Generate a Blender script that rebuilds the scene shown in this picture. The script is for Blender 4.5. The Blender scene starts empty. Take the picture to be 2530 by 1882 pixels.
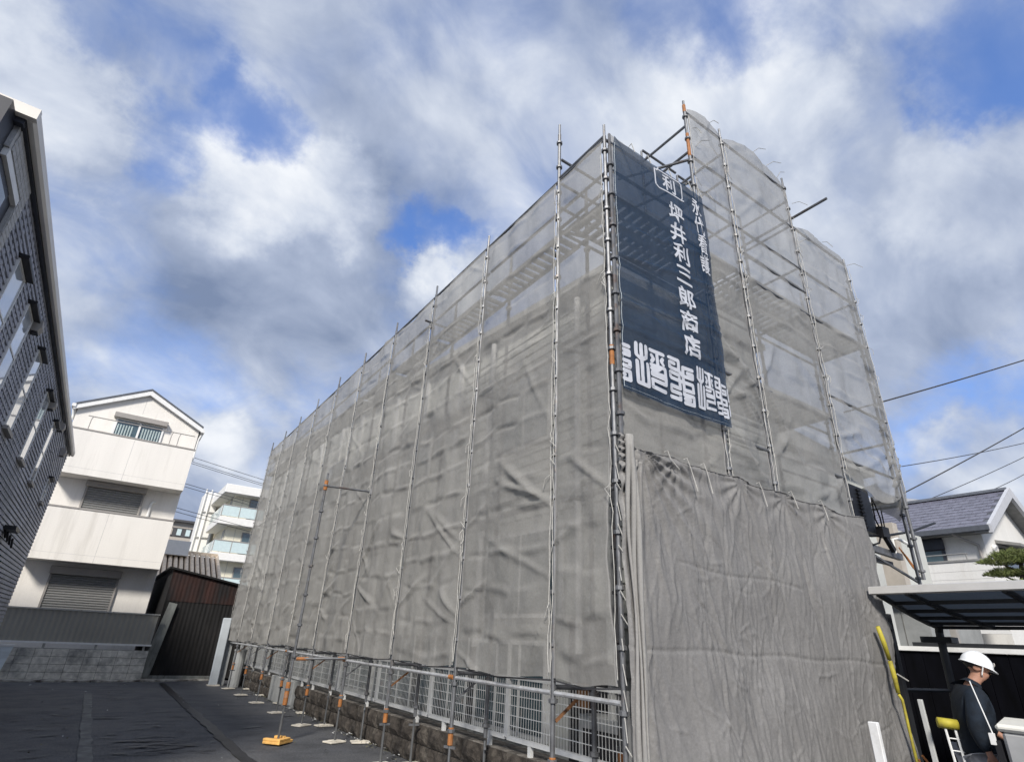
import bpy, bmesh, math, random
import numpy as np
from mathutils import Vector, Matrix, noise
R = math.radians
scn = bpy.context.scene
col = scn.collection

# ------------------------------------------------------------------ camera
CAM_F, CAM_YAW, CAM_PIT, CAM_ROLL = 1377.887, R(33.5368), R(24.9638), R(2.80945)
fw = Vector((math.sin(CAM_YAW)*math.cos(CAM_PIT), math.cos(CAM_YAW)*math.cos(CAM_PIT), math.sin(CAM_PIT)))
rt = Vector((math.cos(CAM_YAW), -math.sin(CAM_YAW), 0)); up = rt.cross(fw)
c_, s_ = math.cos(CAM_ROLL), math.sin(CAM_ROLL)
r2 = c_*rt + s_*up; u2 = -s_*rt + c_*up
cam = bpy.data.cameras.new('camera'); cam.sensor_width = 36; cam.lens = CAM_F/2530*36
cam.clip_start = 0.05; cam.clip_end = 2000
camo = bpy.data.objects.new('camera', cam); col.objects.link(camo)
camo.matrix_world = Matrix(((r2.x, u2.x, -fw.x, 0), (r2.y, u2.y, -fw.y, 0), (r2.z, u2.z, -fw.z, 1.6), (0, 0, 0, 1)))
scn.camera = camo

# ------------------------------------------------------------------ world, sun, exposure
SUN_AZ = math.atan2(-0.66, -0.75); SUN_EL = R(36)
world = bpy.data.worlds.new('World'); scn.world = world; world.use_nodes = True
wn = world.node_tree; wn.nodes.clear()
def WN(t, **k):
    n = wn.nodes.new(t)
    for a, b in k.items(): setattr(n, a, b)
    return n
def wl(a, b): wn.links.new(a, b)
def wmath(op, a, b=None, clamp=False):
    n = WN('ShaderNodeMath', operation=op, use_clamp=clamp)
    for i, x in enumerate((a, b)):
        if x is None: continue
        if isinstance(x, (int, float)): n.inputs[i].default_value = x
        else: wl(x, n.inputs[i])
    return n.outputs[0]
out = WN('ShaderNodeOutputWorld')
sky = WN('ShaderNodeTexSky', sky_type='NISHITA', sun_disc=False)
sky.sun_elevation = SUN_EL; sky.sun_rotation = SUN_AZ % (2*math.pi); sky.air_density = 1.0; sky.dust_density = 0.6; sky.ozone_density = 2.2
bg_sky = WN('ShaderNodeBackground'); bg_sky.inputs[1].default_value = 0.14
tint = WN('ShaderNodeMix', data_type='RGBA', blend_type='MULTIPLY'); tint.inputs[0].default_value = 1
tint.inputs[7].default_value = (0.66, 0.92, 1.35, 1)
wl(sky.outputs[0], tint.inputs[6]); wl(tint.outputs[2], bg_sky.inputs[0])
tc = WN('ShaderNodeTexCoord')
dirv = tc.outputs['Generated']
sep = WN('ShaderNodeSeparateXYZ'); wl(dirv, sep.inputs[0])
# cloud sheet: project the view direction on a flat layer overhead
zc = wmath('MAXIMUM', sep.outputs[2], 0.0); zc = wmath('ADD', zc, 0.75)
px = wmath('DIVIDE', sep.outputs[0], zc); py = wmath('DIVIDE', sep.outputs[1], zc)
comb = WN('ShaderNodeCombineXYZ'); wl(px, comb.inputs[0]); wl(py, comb.inputs[1])
def wnoise(scale, detail, rough, dist, off, stretch=(1, 1, 1), rot=0):
    m = WN('ShaderNodeMapping'); m.inputs['Location'].default_value = off; m.inputs['Scale'].default_value = stretch; m.inputs['Rotation'].default_value = (0, 0, rot)
    wl(comb.outputs[0], m.inputs[0])
    n = WN('ShaderNodeTexNoise'); n.inputs['Scale'].default_value = scale; n.inputs['Detail'].default_value = detail
    n.inputs['Roughness'].default_value = rough; n.inputs['Distortion'].default_value = dist
    wl(m.outputs[0], n.inputs['Vector']); return n.outputs[0]
n_big = wnoise(2.8, 6, 0.5, 0.3, (3.1, 7.7, 0), (1, 1.25, 1), R(-35))
n_det = wnoise(8.0, 8, 0.55, 0.45, (1.2, 0.4, 0), (1, 1.3, 1), R(-35))
n_shd = wnoise(4.2, 7, 0.5, 0.3, (9.2, 4.4, 0), (1, 1.3, 1), R(-35))
# ragged edges: bend the direction with noise before testing it against a patch
wno = WN('ShaderNodeTexNoise'); wno.inputs['Scale'].default_value = 7.0; wno.inputs['Detail'].default_value = 6; wno.inputs['Roughness'].default_value = .6; wl(dirv, wno.inputs['Vector'])
wv1 = WN('ShaderNodeVectorMath', operation='SUBTRACT'); wl(wno.outputs['Color'], wv1.inputs[0]); wv1.inputs[1].default_value = (.5, .5, .5)
wv2 = WN('ShaderNodeVectorMath', operation='SCALE'); wl(wv1.outputs[0], wv2.inputs[0]); wv2.inputs['Scale'].default_value = .24
wv3 = WN('ShaderNodeVectorMath', operation='ADD'); wl(dirv, wv3.inputs[0]); wl(wv2.outputs[0], wv3.inputs[1])
wv4 = WN('ShaderNodeVectorMath', operation='NORMALIZE'); wl(wv3.outputs[0], wv4.inputs[0])
bent = wv4.outputs[0]
def blob(c, rad, w):
    v = WN('ShaderNodeVectorMath', operation='DOT_PRODUCT'); wl(bent, v.inputs[0]); v.inputs[1].default_value = Vector(c).normalized()
    mr = WN('ShaderNodeMapRange', interpolation_type='SMOOTHSTEP'); wl(v.outputs['Value'], mr.inputs['Value'])
    mr.inputs['From Min'].default_value = math.cos(R(rad*1.05)); mr.inputs['From Max'].default_value = 1.0; mr.inputs['To Max'].default_value = w
    return mr.outputs[0]
cov = wmath('ADD', wmath('MULTIPLY', wmath('SUBTRACT', n_big, 0.5), 1.9), wmath('MULTIPLY', wmath('SUBTRACT', n_det, 0.5), 1.6))
cov = wmath('ADD', cov, 0.70)
holes = [((-0.0, 0.723, 0.69), 6.0375000000000005, -0.7464959999999998), ((-0.055, 0.729, 0.682), 5.43375, -0.46656000000000003), ((0.044, 0.725, 0.688), 4.83, -0.653184), ((-0.096, 0.785, 0.612), 4.5, -0.5616), ((-0.106, 0.67, 0.735), 5, -0.432), ((-0.232, 0.686, 0.689), 7, -0.36), ((0.485, 0.293, 0.824), 7, -0.62208), ((0.552, 0.201, 0.809), 7, -0.46656000000000003), ((0.536, 0.287, 0.794), 4.5, -0.288), ((0.697, 0.056, 0.715), 7, -0.6609599999999999), ((0.74, 0.046, 0.671), 6, -0.54432), ((0.785, 0.087, 0.613), 5, -0.5184), ((0.303, 0.717, 0.627), 4.2, -0.6336), ((0.35, 0.695, 0.629), 3.2, -0.4608), ((0.256, 0.73, 0.634), 3, -0.36), ((0.915, 0.254, 0.315), 7, -0.504), ((0.889, 0.27, 0.37), 5, -0.288), ((-0.046, 0.939, 0.342), 7, -0.18), ((0.21, 0.503, 0.838), 6, -0.18), ((0.114, 0.922, 0.37), 7, -0.216), ((0.093, 0.626, 0.775), 5, -0.216), ((-0.159, 0.847, 0.507), 6, -0.144), ((0.053, 0.777, 0.628), 9, 0.7), ((0.013, 0.807, 0.59), 7, 0.3), ((0.133, 0.757, 0.64), 6, 0.4), ((-0.252, 0.75, 0.611), 6, 0.45), ((-0.214, 0.778, 0.591), 6, 0.4), ((0.583, 0.304, 0.753), 9, 0.55), ((0.522, 0.383, 0.762), 7, 0.3), ((0.655, 0.282, 0.701), 7, 0.35), ((0.819, 0.132, 0.558), 7, 0.6), ((0.368, 0.72, 0.589), 5, 0.9), ((0.331, 0.757, 0.564), 4.5, 0.6), ((0.935, 0.243, 0.259), 5, 0.6), ((0.089, 0.959, 0.27), 5, 0.4), ((0.111, 0.852, 0.511), 11, 0.5), ((0.833, 0.323, 0.45), 11, 0.45), ((0.211, 0.638, 0.741), 10, 0.3)]
for h in holes: cov = wmath('ADD', cov, blob(*h))
# thicker veil of cloud towards the horizon
lowz = WN('ShaderNodeMapRange', interpolation_type='SMOOTHSTEP'); lowz.inputs['From Min'].default_value = .38; lowz.inputs['From Max'].default_value = .02; lowz.inputs['To Max'].default_value = .55
wl(sep.outputs[2], lowz.inputs['Value']); cov = wmath('ADD', cov, lowz.outputs[0])
fac = WN('ShaderNodeMapRange', interpolation_type='SMOOTHSTEP'); fac.inputs['From Min'].default_value = -0.62; fac.inputs['From Max'].default_value = 1.0; fac.inputs['To Min'].default_value = 0.14
wl(cov, fac.inputs['Value'])
# brightness of the cloud: thick = white tops, hollows = grey blue
brt = wmath('ADD', wmath('MULTIPLY', wmath('SUBTRACT', n_shd, 0.5), 2.2), wmath('MULTIPLY', wmath('SUBTRACT', n_det, 0.5), 1.1))
brt = wmath('ADD', brt, 0.44)
for h in [((0.049, 0.768, 0.638), 8.64, 0.374), ((-0.005, 0.799, 0.602), 6.48, 0.204), ((0.139, 0.754, 0.642), 5.4, 0.238), ((-0.252, 0.75, 0.611), 6.48, 0.238), ((-0.214, 0.778, 0.591), 6.48, 0.238), ((0.581, 0.302, 0.755), 8.64, 0.306), ((0.51, 0.391, 0.766), 6.48, 0.204), ((0.651, 0.28, 0.706), 6.48, 0.204), ((0.814, 0.134, 0.565), 6.48, 0.272), ((0.367, 0.718, 0.592), 4.86, 0.408), ((0.329, 0.753, 0.57), 4.32, 0.34), ((0.935, 0.243, 0.259), 4.86, 0.34), ((0.089, 0.959, 0.27), 4.86, 0.238), ((-0.036, 0.638, 0.769), 7.56, 0.136), ((0.147, 0.598, 0.788), 8.64, 0.102), ((0.118, 0.863, 0.492), 12.42, -0.1925), ((0.001, 0.871, 0.491), 8.693999999999999, -0.11000000000000001), ((-0.14, 0.876, 0.463), 11.177999999999999, -0.11000000000000001), ((0.835, 0.325, 0.444), 11.177999999999999, -0.15400000000000003), ((0.227, 0.664, 0.713), 9.936, -0.1375), ((-0.057, 0.924, 0.379), 8.693999999999999, -0.11000000000000001), ((0.824, 0.22, 0.522), 7.452, -0.0825)]:
    brt = wmath('ADD', brt, blob(*h))
brt = wmath('ADD', wmath('MULTIPLY', brt, 0.80), 0.11)
ramp = WN('ShaderNodeValToRGB'); wl(brt, ramp.inputs[0])
el = ramp.color_ramp.elements
el[0].position = 0.0; el[0].color = (0.20, 0.26, 0.40, 1)
el[1].position = 1.0; el[1].color = (0.86, 0.89, 0.94, 1)
e = el.new(0.45); e.color = (0.41, 0.475, 0.62, 1)
e = el.new(0.75); e.color = (0.64, 0.695, 0.80, 1)
bg_cl = WN('ShaderNodeBackground'); bg_cl.inputs[1].default_value = 0.77; wl(ramp.outputs[0], bg_cl.inputs[0])
mixw = WN('ShaderNodeMixShader'); wl(fac.outputs[0], mixw.inputs[0]); wl(bg_sky.outputs[0], mixw.inputs[1]); wl(bg_cl.outputs[0], mixw.inputs[2])
wl(mixw.outputs[0], out.inputs[0])

sun = bpy.data.lights.new('sun', 'SUN'); sun.energy = 3.3; sun.angle = R(10); sun.color = (1, 0.945, 0.865)
suno = bpy.data.objects.new('sun', sun); col.objects.link(suno)
sd = Vector((math.sin(SUN_AZ)*math.cos(SUN_EL), math.cos(SUN_AZ)*math.cos(SUN_EL), math.sin(SUN_EL)))
suno.rotation_euler = sd.to_track_quat('Z', 'Y').to_euler()
vs = scn.view_settings; vs.view_transform = 'Standard'; vs.look = 'None'; vs.gamma = 1; vs.exposure = 0.45; vs.use_curve_mapping = False
scn.cycles.transparent_max_bounces = 14; scn.cycles.max_bounces = 5; scn.cycles.diffuse_bounces = 3; scn.cycles.use_adaptive_sampling = True; scn.cycles.adaptive_threshold = 0.02

# ------------------------------------------------------------------ materials
MATS = {}
def mat(name, c, rough=0.8, metal=0.0, var=0.12, scale=6.0, bump=0.0, bscale=60.0, spec=0.4, c2=None, c2scale=2.0, c2amt=0.5, stretch=(1, 1, 1), detail=6, fine=0, fscale=40):
    if name in MATS: return MATS[name]
    m = bpy.data.materials.new(name); m.use_nodes = True; nt = m.node_tree
    b = nt.nodes['Principled BSDF']; b.inputs['Roughness'].default_value = rough; b.inputs['Metallic'].default_value = metal
    b.inputs['Specular IOR Level'].default_value = spec
    tcn = nt.nodes.new('ShaderNodeTexCoord'); mp = nt.nodes.new('ShaderNodeMapping'); mp.inputs['Scale'].default_value = stretch
    geo = nt.nodes.new('ShaderNodeNewGeometry'); nt.links.new(geo.outputs['Position'], mp.inputs[0])
    def nz(s, d=detail, r=.6):
        n = nt.nodes.new('ShaderNodeTexNoise'); n.inputs['Scale'].default_value = s; n.inputs['Detail'].default_value = d; n.inputs['Roughness'].default_value = r
        nt.links.new(mp.outputs[0], n.inputs['Vector']); return n.outputs[0]
    n1 = nz(scale)
    rp = nt.nodes.new('ShaderNodeValToRGB'); nt.links.new(n1, rp.inputs[0])
    a = [max(0, x*(1-var*1.6)) for x in c[:3]]; z = [min(1, x*(1+var*1.6)) for x in c[:3]]
    rp.color_ramp.elements[0].position = .28; rp.color_ramp.elements[0].color = (*a, 1)
    rp.color_ramp.elements[1].position = .72; rp.color_ramp.elements[1].color = (*z, 1)
    colout = rp.outputs[0]
    if c2:
        n2 = nz(c2scale, 8, .65); r2_ = nt.nodes.new('ShaderNodeValToRGB'); nt.links.new(n2, r2_.inputs[0])
        p = 0.75 - 0.4*c2amt
        r2_.color_ramp.elements[0].position = max(0, p-.09); r2_.color_ramp.elements[1].position = min(1, p+.09)
        mx = nt.nodes.new('ShaderNodeMix'); mx.data_type = 'RGBA'; nt.links.new(r2_.outputs[0], mx.inputs[0]); nt.links.new(colout, mx.inputs[6]); mx.inputs[7].default_value = (*c2, 1)
        colout = mx.outputs[2]
    if fine:
        nf = nt.nodes.new('ShaderNodeTexNoise'); nf.inputs['Scale'].default_value = fscale; nf.inputs['Detail'].default_value = 4; nf.inputs['Roughness'].default_value = .7; nt.links.new(geo.outputs['Position'], nf.inputs['Vector'])
        fr = nt.nodes.new('ShaderNodeMapRange'); fr.inputs['From Min'].default_value = .3; fr.inputs['From Max'].default_value = .7; fr.inputs['To Min'].default_value = 1-fine; fr.inputs['To Max'].default_value = 1+fine; nt.links.new(nf.outputs[0], fr.inputs['Value'])
        mf_ = nt.nodes.new('ShaderNodeVectorMath'); mf_.operation = 'SCALE'; nt.links.new(colout, mf_.inputs[0]); nt.links.new(fr.outputs[0], mf_.inputs['Scale']); colout = mf_.outputs[0]
    nt.links.new(colout, b.inputs['Base Color'])
    if bump:
        bn = nt.nodes.new('ShaderNodeBump'); bn.inputs['Strength'].default_value = bump; bn.inputs['Distance'].default_value = .02
        nt.links.new(nz(bscale), bn.inputs['Height']); nt.links.new(bn.outputs[0], b.inputs['Normal'])
    MATS[name] = m
    return m

def net_mat(name, c, transp, trans_w, var=.10, bump=.35, crump=.45, crump_s=1.7, crump_v=(1, 1, 1), weave=.10, sheen=0):
    m = bpy.data.materials.new(name); m.use_nodes = True; nt = m.node_tree; nt.nodes.clear()
    L = nt.links.new
    o = nt.nodes.new('ShaderNodeOutputMaterial'); geo = nt.nodes.new('ShaderNodeNewGeometry')
    n = nt.nodes.new('ShaderNodeTexNoise'); n.inputs['Scale'].default_value = 1.7; n.inputs['Detail'].default_value = 9; n.inputs['Roughness'].default_value = .65
    L(geo.outputs['Position'], n.inputs['Vector'])
    rp = nt.nodes.new('ShaderNodeValToRGB'); L(n.outputs[0], rp.inputs[0])
    rp.color_ramp.elements[0].position = .3; rp.color_ramp.elements[0].color = (*[x*(1-var) for x in c], 1)
    rp.color_ramp.elements[1].position = .7; rp.color_ramp.elements[1].color = (*[x*(1+var) for x in c], 1)
    nw = nt.nodes.new('ShaderNodeTexNoise'); nw.inputs['Scale'].default_value = 46; nw.inputs['Detail'].default_value = 5; nw.inputs['Roughness'].default_value = .75; L(geo.outputs['Position'], nw.inputs['Vector'])
    fw_ = nt.nodes.new('ShaderNodeMapRange'); fw_.inputs['From Min'].default_value = .3; fw_.inputs['From Max'].default_value = .7; fw_.inputs['To Min'].default_value = 1-weave; fw_.inputs['To Max'].default_value = 1+weave; L(nw.outputs[0], fw_.inputs['Value'])
    sw_ = nt.nodes.new('ShaderNodeVectorMath'); sw_.operation = 'SCALE'; L(rp.outputs[0], sw_.inputs[0]); L(fw_.outputs[0], sw_.inputs['Scale']); colr = sw_.outputs[0]
    # weave relief
    n2 = nt.nodes.new('ShaderNodeTexNoise'); n2.inputs['Scale'].default_value = 160; n2.inputs['Detail'].default_value = 3; L(geo.outputs['Position'], n2.inputs['Vector'])
    n3 = nt.nodes.new('ShaderNodeTexNoise'); n3.inputs['Scale'].default_value = 14; n3.inputs['Detail'].default_value = 6; L(geo.outputs['Position'], n3.inputs['Vector'])
    ad = nt.nodes.new('ShaderNodeMath'); ad.operation = 'MULTIPLY_ADD'; ad.inputs[1].default_value = .25; L(n2.outputs[0], ad.inputs[0]); L(n3.outputs[0], ad.inputs[2])
    bm = nt.nodes.new('ShaderNodeBump'); bm.inputs['Strength'].default_value = bump; bm.inputs['Distance'].default_value = .02; L(ad.outputs[0], bm.inputs['Height'])
    rg = nt.nodes.new('ShaderNodeTexNoise'); rg.noise_type = 'RIDGED_MULTIFRACTAL'; rg.inputs['Scale'].default_value = crump_s; rg.inputs['Detail'].default_value = 4; rg.inputs['Roughness'].default_value = .55; rg.inputs['Distortion'].default_value = .6
    mpg = nt.nodes.new('ShaderNodeMapping'); mpg.inputs['Scale'].default_value = crump_v; mpg.inputs['Rotation'].default_value = (.5, .5, 0); L(geo.outputs['Position'], mpg.inputs[0]); L(mpg.outputs[0], rg.inputs['Vector'])
    bm2 = nt.nodes.new('ShaderNodeBump'); bm2.inputs['Strength'].default_value = crump; bm2.inputs['Distance'].default_value = .03; L(rg.outputs[0], bm2.inputs['Height']); L(bm.outputs[0], bm2.inputs['Normal'])
    d = nt.nodes.new('ShaderNodeBsdfDiffuse'); d.inputs['Roughness'].default_value = 0; L(colr, d.inputs[0]); L(bm2.outputs[0], d.inputs['Normal'])
    t = nt.nodes.new('ShaderNodeBsdfTranslucent'); L(colr, t.inputs[0])
    m1 = nt.nodes.new('ShaderNodeMixShader'); m1.inputs[0].default_value = trans_w; L(d.outputs[0], m1.inputs[1]); L(t.outputs[0], m1.inputs[2])
    if sheen:
        gl = nt.nodes.new('ShaderNodeBsdfGlossy'); gl.inputs['Roughness'].default_value = .42; gl.inputs[0].default_value = (.8, .8, .8, 1); L(bm2.outputs[0], gl.inputs['Normal'])
        m3 = nt.nodes.new('ShaderNodeMixShader'); m3.inputs[0].default_value = sheen; L(m1.outputs[0], m3.inputs[1]); L(gl.outputs[0], m3.inputs[2]); m1 = m3
    if transp > 0:
        tr = nt.nodes.new('ShaderNodeBsdfTransparent')
        m2 = nt.nodes.new('ShaderNodeMixShader'); m2.inputs[0].default_value = transp
        # an open weave closes up as it is seen more edge-on
        lw = nt.nodes.new('ShaderNodeLayerWeight'); lw.inputs[0].default_value = .5
        pw = nt.nodes.new('ShaderNodeMath'); pw.operation = 'SUBTRACT'; pw.inputs[0].default_value = 1; L(lw.outputs['Facing'], pw.inputs[1])
        p2 = nt.nodes.new('ShaderNodeMath'); p2.operation = 'POWER'; p2.inputs[1].default_value = .55; L(pw.outputs[0], p2.inputs[0])
        p3 = nt.nodes.new('ShaderNodeMath'); p3.operation = 'MULTIPLY'; p3.inputs[1].default_value = transp; L(p2.outputs[0], p3.inputs[0]); L(p3.outputs[0], m2.inputs[0])
        L(m1.outputs[0], m2.inputs[1]); L(tr.outputs[0], m2.inputs[2])
        L(m2.outputs[0], o.inputs[0])
    else: L(m1.outputs[0], o.inputs[0])
    MATS[name] = m
    return m

def glass_mat(name, c, rough=.04):
    m = mat(name, c, rough=rough, var=.05, spec=1.0)
    m.node_tree.nodes['Principled BSDF'].inputs['Coat Weight'].default_value = 0.6
    return m

M = dict(
    asphalt=mat('asphalt', (.080, .083, .091), .80, var=.20, scale=2.2, detail=12, bump=.55, bscale=90, fine=.45, fscale=34, c2=(.105, .106, .11), c2scale=.55, c2amt=.5, stretch=(.9, 1.1, 1), spec=.35),
    ground=mat('ground', (.09, .09, .09), .95),
    seam=mat('seam', (.012, .012, .014), .45, var=.4, scale=5, bump=.3, bscale=40, c2=(.10, .10, .105), c2scale=1.5, c2amt=.12),
    worn_line=mat('worn_line', (.145, .15, .145), .9, var=.25, scale=5, c2=(.10, .10, .105), c2scale=3, c2amt=.55),
    kerb=mat('kerb', (.42, .40, .36), .9, var=.25, scale=4, c2=(.09, .08, .07), c2scale=3, c2amt=.5, bump=.4),
    block=mat('block', (.64, .62, .56), .92, var=.16, scale=9, c2=(.24, .24, .23), c2scale=1.6, c2amt=.5, bump=.5, bscale=70),
    mortar=mat('mortar', (.20, .20, .19), .95, var=.2),
    cap_grey=mat('cap_grey', (.42, .42, .40), .85),
    fence_panel=mat('fence_panel', (.32, .31, .275), .5, metal=.1, var=.06, scale=.6),
    white_paint=mat('white_paint', (.78, .78, .77), .5, var=.05, c2=(.6, .59, .56), c2scale=4, c2amt=.25),
    slate=mat('slate', (.335, .347, .395), .62, var=.16, scale=3, bump=.6, bscale=38, stretch=(1, .45, 1.0), fine=.22, fscale=16),
    slate_pale=mat('slate_pale', (.43, .43, .43), .7, var=.14, scale=16, bump=.6, bscale=30),
    cream_gutter=mat('cream_gutter', (.76, .72, .66), .45, var=.05, scale=1.5),
    dark_trim=mat('dark_trim', (.030, .034, .046), .5, var=.1),
    black=mat('black', (.012, .012, .014), .5, var=.2),
    white_wall=mat('white_wall', (.80, .77, .72), .75, var=.035, scale=.8, bump=.2, bscale=50, c2=(.68, .65, .60), c2scale=1.3, c2amt=.28, stretch=(2.2, 2.2, .22), fine=.04, fscale=30),
    white_joint=mat('white_joint', (.55, .54, .52), .8),
    grey_shutter=mat('grey_shutter', (.27, .27, .265), .5, var=.04, metal=.2),
    taupe=mat('taupe', (.33, .31, .29), .6, var=.05),
    glass=glass_mat('glass', (.06, .10, .12)),
    glass_sky=glass_mat('glass_sky', (.55, .60, .66), .02),
    curtain=mat('curtain', (.42, .50, .50), .9),
    glass_aqua=glass_mat('glass_aqua', (.60, .72, .72), .15),
    roof_dark=mat('roof_dark', (.10, .11, .13), .7),
    rust=mat('rust', (.034, .013, .010), .85, var=.45, scale=2.2, c2=(.010, .009, .010), c2scale=1.1, c2amt=.55, stretch=(3, 3, .6), bump=.3),
    burnt=mat('burnt', (.0065, .006, .0065), .8, var=.5, scale=3, c2=(.020, .016, .014), c2scale=2.5, c2amt=.25, stretch=(4, 4, .5)),
    board=mat('board', (.19, .20, .19), .85, var=.2, scale=4, c2=(.07, .065, .06), c2scale=3, c2amt=.35, stretch=(2, 2, .7)),
    apt_wall=mat('apt_wall', (.84, .79, .64), .8, var=.03),
    apt_white=mat('apt_white', (.82, .81, .78), .7, var=.03),
    apt_under=mat('apt_under', (.52, .51, .47), .8),
    far_beige=mat('far_beige', (.46, .42, .37), .9, var=.06),
    far_dark=mat('far_dark', (.08, .08, .085), .8),
    tile_pale=mat('tile_pale', (.78, .64, .48), .85, var=.15),
    tile_brown=mat('tile_brown', (.19, .14, .11), .85, var=.2),
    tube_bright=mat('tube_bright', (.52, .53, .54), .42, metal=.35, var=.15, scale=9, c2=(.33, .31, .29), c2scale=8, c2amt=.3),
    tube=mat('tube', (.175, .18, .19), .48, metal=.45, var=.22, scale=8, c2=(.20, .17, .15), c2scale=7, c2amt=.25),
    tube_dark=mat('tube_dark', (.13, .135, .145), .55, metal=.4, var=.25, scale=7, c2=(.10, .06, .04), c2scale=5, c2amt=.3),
    screw=mat('screw', (.17, .175, .18), .5, metal=.6, var=.15),
    orange=mat('orange', (.36, .145, .045), .65, var=.2, scale=15, c2=(.35, .2, .13), c2scale=10, c2amt=.3),
    pad=mat('pad', (.62, .58, .50), .85, var=.15, scale=9),
    pad_orange=mat('pad_orange', (.80, .46, .14), .7, var=.12, scale=9),
    deck=mat('deck', (.42, .42, .41), .55, metal=.3, var=.12, scale=6),
    rope=mat('rope', (.50, .49, .46), .9, var=.15, scale=20),
    rope_dark=mat('rope_dark', (.05, .05, .055), .8),
    hem=net_mat('hem', (.46, .45, .43), .12, .3),
    net=net_mat('net', (.372, .364, .345), .36, .24, crump=.12),
    net_top=net_mat('net_top', (.42, .418, .41), .42, .42, crump=.12),
    tarp=net_mat('tarp', (.212, .207, .202), 0, .03, sheen=.03, weave=.13, var=.09, bump=.35, crump=.22, crump_s=2.6, crump_v=(1.25, 1.25, .55)),
    banner=net_mat('banner', (.044, .084, .155), .38, .55, var=.2, crump=.3),
    print=mat('print', (.50, .52, .57), .8, var=.06, scale=5),
    stone=mat('stone', (.050, .043, .037), .95, var=.45, scale=10, c2=(.15, .135, .115), c2scale=4.5, c2amt=.32, bump=1.0, bscale=28),
    stone_joint=mat('stone_joint', (.17, .155, .14), .95, var=.35, scale=8, c2=(.40, .37, .33), c2scale=6, c2amt=.35),
    concrete=mat('concrete', (.30, .31, .31), .9, var=.12, scale=3, bump=.3),
    fence_white=mat('fence_white', (.84, .85, .84), .5, var=.06),
    wall_siding=mat('wall_siding', (.54, .55, .52), .8, var=.06, scale=1.2),
    wall_green=mat('wall_green', (.50, .55, .53), .8, var=.06, scale=1.2),
    house_dark=mat('house_dark', (.035, .035, .04), .8, var=.3),
    rust_brown=mat('rust_brown', (.17, .08, .035), .85, var=.3, scale=9),
    pvc=mat('pvc', (.50, .51, .50), .5, var=.08),
    carport_alu=mat('carport_alu', (.60, .59, .57), .4, metal=.3, var=.04),
    carport_dark=mat('carport_dark', (.030, .032, .036), .45, metal=.2, var=.1),
    carport_sheet=net_mat('carport_sheet', (.13, .155, .19), .10, .75, crump=.02, bump=.02),
    black_wall=mat('black_wall', (.0022, .0024, .0042), .95, spec=.1, var=.4, scale=3, stretch=(2, 2, .5)),
    neigh_wall=mat('neigh_wall', (.72, .71, .68), .8, var=.03, scale=1.4, c2=(.62, .60, .56), c2scale=1.3, c2amt=.25, stretch=(2, 2, .25), fine=.05, fscale=20),
    roof_tile=mat('roof_tile', (.145, .145, .185), .38, var=.22, scale=5, spec=.7),
    roof_grey=mat('roof_grey', (.50, .51, .54), .6, var=.04),
    soffit=mat('soffit', (.23, .23, .225), .8),
    pine=mat('pine', (.12, .15, .045), .8, var=.5, scale=7, c2=(.20, .215, .08), c2scale=6, c2amt=.45),
    bark=mat('bark', (.055, .045, .038), .95, var=.3),
    skin=mat('skin', (.36, .19, .13), .6, var=.08, scale=20),
    hair=mat('hair', (.012, .011, .011), .7),
    jacket=mat('jacket', (.0042, .0095, .018), .85, var=.35, scale=9, bump=.5, bscale=16),
    trousers=mat('trousers', (.32, .33, .36), .9, var=.15, scale=9, bump=.4, bscale=18),
    helmet=mat('helmet', (.76, .78, .80), .25, var=.03, spec=.6),
    boot=mat('boot', (.03, .03, .032), .7),
    yellow=mat('yellow', (.42, .36, .04), .65, var=.18, scale=8, c2=(.24, .20, .06), c2scale=7, c2amt=.4),
    vehicle=mat('vehicle', (.36, .365, .37), .6, var=.08, scale=6),
    vehicle_top=mat('vehicle_top', (.72, .71, .65), .5, var=.04),
    pale_blue=mat('pale_blue', (.72, .80, .84), .55, var=.12, scale=2, stretch=(1, 1, 3)),
    pale_post=mat('pale_post', (.46, .50, .53), .55, var=.08, scale=2),
    weed=mat('weed', (.10, .095, .06), .9, var=.4),
    litter=mat('litter', (.55, .55, .54), .85, var=.25, scale=25),
)

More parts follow.
